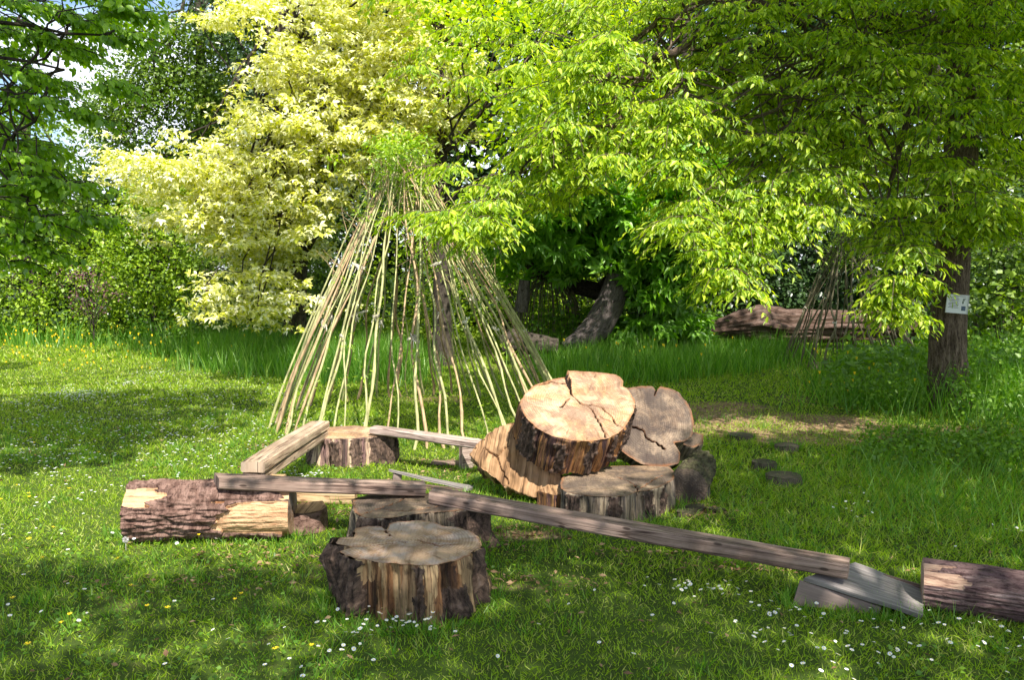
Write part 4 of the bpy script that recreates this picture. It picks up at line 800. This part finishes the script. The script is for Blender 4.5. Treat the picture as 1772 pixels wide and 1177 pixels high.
# --- golden maple -------------------------------------------------------------
rng = np.random.default_rng(31)
gc = G((505, 606), 0)[0]; gx, gy = (505 - 886) / FPX * 14.6, 14.6
root = empty('golden_maple', 'golden yellow maple with pale layered leaves left of the willow tepee', 'tree', (gx, gy, 0))
mb = MB(); trunk_mesh(mb, [(gx, gy, -.05), (gx + .1, gy, 1.5), (gx + .3, gy, 3.2), (gx + .8, gy, 5.5), (gx + 1.0, gy, 8)], [.2, .17, .15, .11, .05], 24, .25, .05)
OUTG = [(215, 262), (260, 262), (310, 292), (360, 275), (405, 235), (400, 195), (455, 140), (475, 80), (510, 20), (520, -60), (680, -60), (760, 60), (840, 120), (835, 210), (770, 260), (650, 300), (600, 340), (560, 400), (540, 440), (505, 430), (420, 420), (330, 395), (250, 390), (235, 330), (190, 290)]
C1 = poly_centres(OUTG, 520, 12.6, 15.6, rng)
low = poly_centres([(330, 490), (420, 470), (520, 480), (510, 555), (400, 560), (340, 545)], 26, 12.6, 13.6, rng)
lo2 = poly_centres([(340, 20), (400, 0), (480, -20), (470, 40), (360, 40)], 14, 12.6, 13.6, rng)
lo3 = poly_centres([(330, 400), (560, 420), (520, 490), (400, 480)], 20, 13.5, 15, rng)
C1 = np.concatenate([C1, low, lo2, lo3]); cr_ = MB(); sz = rng.random(len(C1)) < .5; clump(cr_, C1[sz], rng, 44, .40, .105, T_MAPLE, .22, 1.3, droop=.35); clump(cr_, C1[~sz], rng, 30, .30, .10, T_MAPLE, .55, .9, droop=.45); C2 = C1[rng.integers(0, len(C1), 900)] + rng.normal(0, 1, (900, 3)) * [.38, .3, .20]; clump(cr_, C2, rng, 12, .24, .095, T_MAPLE, .28, 1.1, droop=.45)
tp = np.array([(gx + .15, gy, z) for z in np.linspace(1.6, 6.5, 30)]); limbs(mb, tp[rng.integers(0, 30, 60)], C1[rng.integers(0, len(C1), 60)], rng, .035, .008, .1)
attach(mb.build('trunk', BARK_D), root); attach(cr_.build('crown', GOLD), root)

# --- cherry-like tree at the upper left ------------------------------------------
rng = np.random.default_rng(41)
root = empty('broadleaf_tree', 'near broadleaved tree at the left edge with glossy drooping leaves', 'tree', (-6.3, 5.4, 0))
mb = MB(); trunk_mesh(mb, [(-6.3, 5.4, -.05), (-6.2, 5.4, 1.5), (-6.0, 5.5, 3), (-5.6, 5.6, 5), (-5.5, 5.6, 8)], [.24, .2, .17, .13, .06], 24, .3, .05)
C1 = poly_centres([(-80, -40), (190, -40), (165, 50), (110, 110), (90, 170), (100, 220), (60, 260), (70, 370), (20, 430), (-80, 450)], 95, 6.2, 7.8, rng)
ex = [AT(np.stack([rng.normal(px, sx, n), rng.normal(py, sy, n)], 1), np.full(n, Y)) for px, py, n, sx, sy, Y in ((190, 5, 5, 20, 14, 6.3), (185, 65, 2, 12, 6, 6.3), (175, 150, 2, 10, 6, 6.2), (70, 340, 5, 35, 25, 6.4), (130, 370, 3, 20, 8, 6.4), (20, 430, 5, 25, 15, 6.5), (120, 215, 2, 12, 10, 6.4))]
C1 = np.concatenate([C1] + ex); O = nrm(C1 * [1, 1, 0] - np.array([-6.3, 6.0, 0])); O[:, 2] = 0
cr_ = MB(); spray(cr_, C1, O, rng, 8, 15, .36, .060, T_OVAL, 1.0, .45, (.8, 1.25), tw=mb)
tp = np.array([(-6.0 + .1 * k, 5.5, 2.0 + k * .35) for k in range(10)])
for e in ((60, 210), (110, 120), (30, 330), (180, 60)):
    s = tp[rng.integers(0, 6)]; p = curve(s, AT(e, 6.6)[0], rng, 12, .1, .022); tube(mb, p, np.linspace(.04, .008, 12), 7)
    limbs(mb, p[rng.integers(5, 12, 10)], C1[rng.integers(0, len(C1), 10)], rng, .012, .004, .02)
# its crown above the picture, shading the left of the meadow
CROWN_LEFT = cr_; TRUNK_LEFT = mb; ROOT_LEFT = root
SH = shade_clumps([[(-500, 700), (0, 700), (250, 674), (430, 676), (462, 700), (420, 735), (300, 765), (180, 800), (0, 815), (-500, 830)], [(-300, 630), (55, 628), (60, 638), (-300, 645)], [(375, 655), (480, 662), (500, 625), (400, 612)]], 18, 6.5, 8.0, rng, -.85)
SH = SH[SH[:, 2] > CAMZ + .345 * SH[:, 1]]
clump(CROWN_LEFT, SH, rng, 24, .26, .15, T_WIDE, .7)
limbs(TRUNK_LEFT, np.tile([[-5.5, 5.6, 6.5]], (12, 1)), SH[rng.integers(0, len(SH), 12)], rng, .06, .01, .3)
attach(TRUNK_LEFT.build('trunk', BARK_D), ROOT_LEFT); attach(CROWN_LEFT.build('crown', CHERRY), ROOT_LEFT)

# --- tall tree behind the camera: the foreground stands in its shade -----------------
rng = np.random.default_rng(51)
root = empty('shade_tree', 'tall tree behind the viewer whose crown shades the foreground', 'tree', (3.4, -3.8, 0))
mb = MB(); trunk_mesh(mb, [(3.4, -3.8, -.05), (3.3, -3.8, 2), (3.4, -3.6, 5), (3.2, -3.4, 9)], [.35, .3, .24, .12], 24, .3, .05)
SH1 = shade_clumps([[(-500, 985), (60, 968), (230, 985), (420, 1005), (560, 965), (600, 930), (870, 935), (1010, 915), (1100, 890), (1175, 860), (1195, 800), (1190, 765), (1300, 748), (2500, 770), (2500, 1900), (-1500, 1900)]], 17, 6.0, 8.5, rng, -.50)
SH2 = shade_clumps([[(-1.95, 5.10), (-.75, 5.06), (-.62, 5.30), (-1.9, 5.36)], [(-.95, 4.35), (-.1, 4.4), (.9, 4.55), (.7, 4.9), (-.2, 5.15), (-.7, 5.25), (-.95, 4.9)]], 26, 5.0, 6.2, rng, -.9, True)
SH1 = np.concatenate([SH1, shade_clumps([[(1205, 768), (1560, 742), (2300, 765), (2300, 1000), (1500, 960), (1230, 900)]], 16, 5.5, 8.0, rng, -.80)])
cr_ = MB(); clump(cr_, SH1, rng, 24, .26, .132, T_WIDE, .7); clump(cr_, SH2, rng, 20, .15, .09, T_WIDE, .6)
ok = np.concatenate([SH1, SH2]); limbs(mb, np.tile([[3.3, -3.6, 5.5]], (30, 1)) + rng.normal(0, .3, (30, 3)), ok[rng.integers(0, len(ok), 30)], rng, .06, .01, .5)
attach(mb.build('trunk', BARK_D), root); attach(cr_.build('crown', CHERRY), root)

# --- trees and shrubs behind --------------------------------------------------------
def bg_tree(name, label, cat, base, trunk, trunk_r, polys, mat, tmat, rng, n_limb=20, group=None):
    root = empty(name, label, cat, (base[0], base[1], 0), group); cr = MB(); tm = MB(); cs = []
    for poly, n, Y0_, Y1_, per, rad, leaf, T, flat in polys:
        C = poly_centres(poly, n, Y0_, Y1_, rng); C = C[C[:, 2] > .05]; cs.append(C); clump(cr, C, rng, per, rad, leaf, T, flat, .8)
    C = np.concatenate(cs)
    trunk_mesh(tm, trunk, np.linspace(trunk_r, trunk_r * .45, len(trunk)), 24, .25, .07, base[0])
    tr = np.array(trunk); k = rng.integers(1, len(tr), n_limb); limbs(tm, tr[k], C[rng.integers(0, len(C), n_limb)], rng, trunk_r * .22, .01, .1)
    attach(tm.build('trunk', tmat), root); attach(cr.build('crown', mat), root); return root
def col(px, Y, z0=0, dz=2, n=4, lean=0):
    x = (px - 886) / FPX * Y; return [(x + lean * k / n, Y, z0 + dz * k) for k in range(n)]
rng = np.random.default_rng(61)
t_ = col(765, 13.4, -.05, 1.7, 4)
bg_tree('woodland_tree', 'dark straight trunked tree directly behind the willow tepee', 'tree', (t_[0][0], t_[0][1]), t_, .16,
        [([(660, -60), (1150, -60), (1140, 220), (1000, 260), (840, 250), (720, 60)], 130, 11.5, 14.5, 60, .5, .10, T_WIDE, .5)], LIME, BARK_D, rng)
t_ = [tuple(AT(p, 17.2)[0]) for p in ((1150, 600), (1145, 540), (1140, 470), (1120, 400), (1090, 300))]
bg_tree('chestnut_tree', 'old chestnut with massive dark trunk and hand shaped leaves at the centre', 'tree', (t_[0][0], 17.2), t_, .62,
        [([(990, 300), (1250, 260), (1260, 420), (1180, 470), (1090, 450), (1000, 430), (900, 440), (880, 360)], 150, 14.2, 16.6, 22, .5, .26, T_CHEST, .6),
         ([(1090, 440), (1180, 450), (1200, 520), (1180, 545), (1100, 500)], 26, 14.6, 15.6, 22, .4, .24, T_CHEST, .6),
         ([(1060, 560), (1200, 545), (1210, 592), (1070, 595)], 26, 14.8, 16, 20, .35, .22, T_CHEST, .6),
         ([(820, 400), (1010, 400), (1000, 470), (830, 470)], 30, 15.2, 17.5, 22, .5, .22, T_CHEST, .6)], CHEST, BARK_D, rng, 26)
def noisy_limb(name, label, cat, pts_px, Y, rad, mat, rough=.10, sides=40, seed=0, dY=0):
    P = [AT(p, Y + dY * k)[0] for k, p in enumerate(pts_px)]; mb = MB(); trunk_mesh(mb, P, rad, sides, 0, rough, seed)
    V = mb.v[-1]; n0 = sides; a = V[:n0].mean(0); z = V[-n0:].mean(0); b0 = len(V)
    jj = np.arange(n0); mb.add(np.vstack([V[:n0], a, V[-n0:], z]), np.vstack([np.stack([jj, (jj + 1) % n0, np.full(n0, n0)], 1), np.stack([jj + n0 + 1, (jj + 1) % n0 + n0 + 1, np.full(n0, 2 * n0 + 1)], 1)]))
    return tag(mb.build(name, mat), label, cat)
noisy_limb('fallen_limb', 'bent grey limb rising from the long grass beside the old chestnut', 'log', [(975, 604), (1005, 590), (1035, 565), (1057, 525), (1070, 480)], 14.6, [.12, .20, .26, .25, .21], BARK_G, .05, seed=2, dY=.12)
noisy_limb('fallen_limb', 'dark knotted limb arching from the chestnut towards the tepee', 'log', [(1100, 440), (1040, 505), (985, 492), (930, 470), (890, 430)], 16.6, [.16, .17, .14, .12, .08], BARK_D, .12, seed=5)
noisy_limb('fallen_limb', 'short pale stub of trunk seen behind the willow dome', 'log', [(903, 540), (905, 515), (908, 485)], 15.4, [.10, .12, .10], BARK_G, .06, seed=6)
noisy_limb('fallen_limb', 'dark thick root end lying in the grass right of the tepee', 'log', [(868, 598), (890, 592), (930, 596), (965, 600)], 13.6, [.16, .2, .17, .12], BARK_D, .12, seed=7)
noisy_limb('fallen_log', 'long reddish fallen trunk lying in the shade beyond the small tepee', 'log', [(1200, 574), (1260, 566), (1310, 560), (1360, 566), (1440, 564), (1530, 562), (1580, 566)], 16.2, [.12, .20, .33, .30, .29, .28, .22], BARK_F, .24, 90, seed=11)
noisy_limb('fallen_log', 'grey fallen trunk partly seen at the far right edge behind shrubs', 'log', [(1690, 556), (1740, 552), (1830, 548)], 15.2, [.13, .16, .17], BARK_G, .10, seed=12)
mb = MB(); x, y = G((998, 596))[0][:2]; x = (998 - 886) / FPX * 18.5; tube(mb, [(x, 18.5, -.05), (x, 18.5, .3), (x + .01, 18.5, .72)], [.085, .08, .075], 12, cap=True)
tag(mb.build('wooden_post', BARK_G), 'short round wooden post in the sunny gap left of the bent limb', 'post')

B_ = lambda *a: a
bgs = [
 ('hedge_shrub', 'low dark leafed shrub at the far left edge of the meadow', 'shrub', col(60, 18.4, 0, .6, 4), .06, [([(-140, 440), (200, 430), (230, 570), (-140, 590)], 150, 17.2, 19, 60, .42, .085, T_WIDE, .9)], BUSHM),
 ('hedge_shrub', 'bright green upright shrub with bare stems at the left of the maple', 'shrub', col(265, 18.2, 0, .8, 4), .09, [([(160, 400), (200, 330), (330, 300), (350, 400), (340, 540), (250, 570), (190, 510)], 170, 17.0, 19, 60, .42, .08, T_WIDE, .9)], BUSHM),
 ('hedge_shrub', 'shaded shrub below the golden maple behind the tall grass', 'shrub', col(430, 17.6, 0, .7, 4), .08, [([(330, 400), (560, 380), (600, 590), (330, 590)], 150, 16.4, 18.4, 60, .42, .08, T_WIDE, .9)], MIDM),
 ('purple_shrub', 'small purple leaved bush in the left hedge', 'shrub', col(160, 16.9, 0, .16, 4), .018, [([(110, 470), (180, 455), (215, 505), (190, 545), (130, 540)], 30, 16.2, 17.2, 22, .22, .055, T_KITE, .8)], PURP),
 ('woodland_tree', 'loose leafed green tree against the sky behind the golden maple', 'tree', col(360, 22, 0, 2.2, 5), .2, [([(190, 130), (235, 50), (320, 30), (440, 20), (480, 200), (400, 280), (200, 280), (150, 300), (140, 220), (165, 150)], 270, 20.5, 23, 75, .65, .105, T_WIDE, .6)], MIDM),
 ('woodland_tree', 'dim grey green tree behind the leaves at the far left', 'tree', col(60, 24, 0, 1.6, 5), .2, [([(-160, 180), (80, 190), (165, 320), (180, 450), (-160, 480)], 170, 22, 25, 55, .75, .13, T_WIDE, .7)], MIDM),
 ('conifer_tree', 'dark blue green tree showing over the top of the golden maple', 'tree', col(480, 20, 0, 2.6, 5), .2, [([(330, -80), (640, -80), (640, 60), (560, 100), (440, 90), (330, 50)], 110, 18.5, 20.5, 70, .6, .10, T_KITE, .6), ([(400, 60), (640, 60), (800, 330), (560, 420), (420, 300)], 130, 18.5, 20.5, 60, .7, .12, T_WIDE, .6)], DARKM),
 ('woodland_shrub', 'sunlit green bush seen between the tepee rods and the chestnut', 'shrub', col(880, 19.5, 0, .9, 4), .09, [([(620, 420), (1000, 380), (1060, 470), (1050, 595), (620, 598)], 220, 18, 20.5, 60, .5, .10, T_WIDE, .8)], BUSHM),
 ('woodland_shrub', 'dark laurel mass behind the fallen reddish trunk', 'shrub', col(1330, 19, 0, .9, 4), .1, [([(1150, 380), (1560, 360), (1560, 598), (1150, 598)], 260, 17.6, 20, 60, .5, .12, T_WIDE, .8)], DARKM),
 ('woodland_shrub', 'broad leaved shrub in the shade right of the lime trunk', 'shrub', col(1730, 14.5, 0, .8, 4), .09, [([(1655, 430), (1900, 400), (1900, 590), (1665, 580)], 120, 13.6, 16, 40, .42, .11, T_WIDE, .7)], MIDM),
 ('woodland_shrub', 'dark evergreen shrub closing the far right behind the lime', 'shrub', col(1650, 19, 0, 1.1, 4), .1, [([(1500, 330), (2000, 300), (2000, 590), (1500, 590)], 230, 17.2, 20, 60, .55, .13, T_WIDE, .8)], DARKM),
 ('woodland_tree', 'mid green tree filling the gap above the chestnut', 'tree', col(1180, 21, 0, 2.2, 5), .25, [([(900, 150), (1400, 100), (1400, 400), (900, 420)], 260, 19.5, 23, 55, .7, .15, T_WIDE, .6)], MIDM),
 ('woodland_tree', 'green tree behind the right of the lime crown', 'tree', col(1600, 21, 0, 2.2, 5), .25, [([(1380, 60), (2000, 40), (2000, 400), (1380, 400)], 230, 18.5, 22, 50, .7, .15, T_WIDE, .6)], MIDM),
]
for nm, lab, cat, tr, trr, polys, mt in bgs: bg_tree(nm, lab, cat, tr[0][:2], tr, trr, polys, mt, BARK_D, rng, 16)
# bare twigs in the purple bush and on the sky tree
# far wood behind all
mb = MB(); rng = np.random.default_rng(71)
P = sample_poly([(-400, 330), (100, 330), (200, 300), (330, 260), (420, -80), (2200, -80), (2200, 596), (-400, 596)], 2300, rng); C = AT(P, rng.uniform(25, 29, len(P)))
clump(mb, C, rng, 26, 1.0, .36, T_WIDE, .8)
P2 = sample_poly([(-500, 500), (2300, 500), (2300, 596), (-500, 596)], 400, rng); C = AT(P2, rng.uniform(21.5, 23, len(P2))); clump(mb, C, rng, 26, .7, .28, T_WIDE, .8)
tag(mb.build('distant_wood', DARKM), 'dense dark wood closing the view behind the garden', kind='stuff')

# ------------------------------------------------------------------ daisies and buttercups
rng = np.random.default_rng(81)
WHITE = mat_plain('petal_white', (.85, .84, .86), .05, .6); YEL = mat_plain('petal_yellow', (.85, .62, .02), .1, .5)
mdz = bpy.data.materials.new('daisy_centre')
def flower_mesh(name, r, npet, cup, mat, h):
    V = [(0, 0, h)]; F = []
    for k in range(npet):
        a = 2 * math.pi * k / npet; d = math.pi / npet * .85; n = len(V)
        V += [(r * .3 * math.cos(a - d), r * .3 * math.sin(a - d), h), (r * math.cos(a - d * .8), r * math.sin(a - d * .8), h + cup * r), (r * 1.05 * math.cos(a), r * 1.05 * math.sin(a), h + cup * r), (r * math.cos(a + d * .8), r * math.sin(a + d * .8), h + cup * r), (r * .3 * math.cos(a + d), r * .3 * math.sin(a + d), h)]
        F.append((n, n + 1, n + 2, n + 3, n + 4)); F.append((0, n, n + 4))
    me = bpy.data.meshes.new(name); nb = len(V)
    for k in range(8): a = 2 * math.pi * k / 8; V.append((r * .34 * math.cos(a), r * .34 * math.sin(a), h + .001))
    V.append((0, 0, h + r * .25)); nf = len(F)
    for k in range(8): F.append((nb + k, nb + (k + 1) % 8, nb + 8))
    for k in range(3): a = 2 * math.pi * k / 3; V.append((.0012 * math.cos(a), .0012 * math.sin(a), 0))
    for k in range(3): a = 2 * math.pi * k / 3; V.append((.0012 * math.cos(a), .0012 * math.sin(a), h))
    q = nb + 9; ns_ = len(F)
    for k in range(3): F.append((q + k, q + (k + 1) % 3, q + 3 + (k + 1) % 3, q + 3 + k))
    me.from_pydata(V, [], F); me.materials.append(mat); me.materials.append(YEL); me.materials.append(WEED)
    for i, p in enumerate(me.polygons): p.material_index = 2 if i >= ns_ else (1 if i >= nf else 0)
    return me, np.array(V), F
dm, dV, dF = flower_mesh('daisy', .0086, 9, .15, WHITE, .045); bm_, bV, bF = flower_mesh('buttercup', .013, 5, .5, YEL, .07)
# patches: (px, py, sx, sy, n)
DP = [(670, 1085, 60, 16, 34), (720, 1075, 50, 12, 14), (300, 935, 60, 8, 26), (350, 925, 25, 6, 8), (1180, 1022, 30, 5, 16), (1250, 1030, 30, 8, 14), (1480, 878, 22, 14, 14), (1350, 1090, 90, 30, 30), (1500, 1130, 110, 30, 34), (1740, 1110, 25, 25, 12), (1550, 1080, 60, 20, 12), (1760, 925, 20, 6, 5), (100, 1050, 90, 30, 10), (500, 1140, 80, 20, 8), (260, 1080, 150, 40, 10), (880, 905, 30, 25, 7), (1630, 1110, 80, 30, 12), (600, 1130, 60, 20, 10), (1240, 1120, 200, 40, 10), (60, 925, 50, 12, 12), (1700, 930, 60, 15, 5)]
P = np.concatenate([np.stack([rng.normal(a, c_, n), rng.normal(b2, d_, n)], 1) for a, b2, c_, d_, n in DP]); P = P[P[:, 1] < 1220][:300]
W = G(P); near_pts = W[:, :2]
src = None
for i, (x, y, _) in enumerate(W):
    o = bpy.data.objects.new('daisy', dm) if src is None else src.copy(); src = src or o; COL.objects.link(o)
    s = rng.uniform(.75, 1.25); o.location = (x, y, -.005); o.scale = (s, s, rng.uniform(.7, 1.1)); o.rotation_euler = (rng.normal(0, .25), rng.normal(0, .25), rng.uniform(0, 6))
    tag(o, 'small white daisy with yellow centre growing in the near lawn', 'daisy', 'daisies in the near lawn')
def stuff_flowers(name, V0, F0, pts, mat, label, scale=(.8, 1.25)):
    n = len(pts); s = rng.uniform(*scale, n); k = len(V0); V = V0[None] * s[:, None, None] + np.concatenate([pts, np.zeros((n, 1))], 1)[:, None]
    mb = MB(); by = {}
    for f in F0: by.setdefault(len(f), []).append(f)
    mb.add(V.reshape(-1, 3), [(np.array(f)[None] + (np.arange(n) * k)[:, None, None]).reshape(-1, m) for m, f in by.items()]); return tag(mb.build(name, mat), label, kind='stuff')
FP = [(310, 690, 120, 14, 240), (135, 688, 35, 6, 260), (225, 668, 14, 3, 40), (120, 735, 110, 20, 150), (330, 750, 120, 22, 230), (30, 705, 40, 6, 80), (200, 650, 160, 12, 110), (270, 652, 20, 3, 40), (420, 690, 50, 20, 60), (100, 850, 100, 30, 40), (330, 800, 60, 15, 60), (520, 830, 30, 6, 30), (60, 790, 80, 20, 150)]
P = np.concatenate([np.stack([rng.normal(a, c_, n), rng.normal(b2, d_, n)], 1) for a, b2, c_, d_, n in FP]); P = P[P[:, 1] > 620]
stuff_flowers('distant_daisies', dV[:-6], [f for f in dF if max(f) < len(dV) - 6], G(P)[:, :2], WHITE, 'drifts of white daisies over the sunny left meadow')
P = np.concatenate([np.stack([rng.uniform(-50, 620, 110), rng.normal(612, 14, 110)], 1), np.stack([rng.normal(100, 90, 60), rng.normal(650, 18, 60)], 1), np.stack([rng.normal(60, 60, 12), rng.normal(880, 60, 12)], 1), np.stack([rng.uniform(0, 560, 14), rng.uniform(940, 1170, 14)], 1), np.stack([rng.normal(1480, 40, 22), rng.normal(690, 18, 22)], 1), np.stack([rng.uniform(950, 1300, 20), rng.normal(640, 12, 20)], 1)])
P = P[P[:, 1] > 590]; W = G(P); src = None
for i, (x, y, _) in enumerate(W[:290]):
    o = bpy.data.objects.new('buttercup', bm_) if src is None else src.copy(); src = src or o; COL.objects.link(o); far = y > 8
    s = rng.uniform(.7, 1.1) * (1.15 if far else 1); o.location = (x, y, 0); o.scale = (s, s, rng.uniform(2.5, 6.5) if y > 9 else rng.uniform(.7, 1.1)); o.rotation_euler = (rng.normal(0, .1), rng.normal(0, .1), rng.uniform(0, 6))
    tag(o, 'small yellow buttercup growing in the grass', 'buttercup', 'buttercups in the grass')
c = G((218, 953))[0]; mb = MB(); tube(mb, [(c[0], c[1], 0), (c[0], c[1], .05)], .0015, 5); nD = 160; d = rnd_dir(rng, nD); scatter(mb, T_KITE, np.tile([[c[0], c[1], .062]], (nD, 1)) + d * .003, d, rnd_dir(rng, nD), np.full(nD, .017), np.full(nD, .4))
tag(mb.build('dandelion_clock', leafmat('seed_fluff', [(.6, .58, .56), (.8, .78, .76)], .5, 1)), 'fluffy dandelion seed head at the left end of the bark log', 'flower')
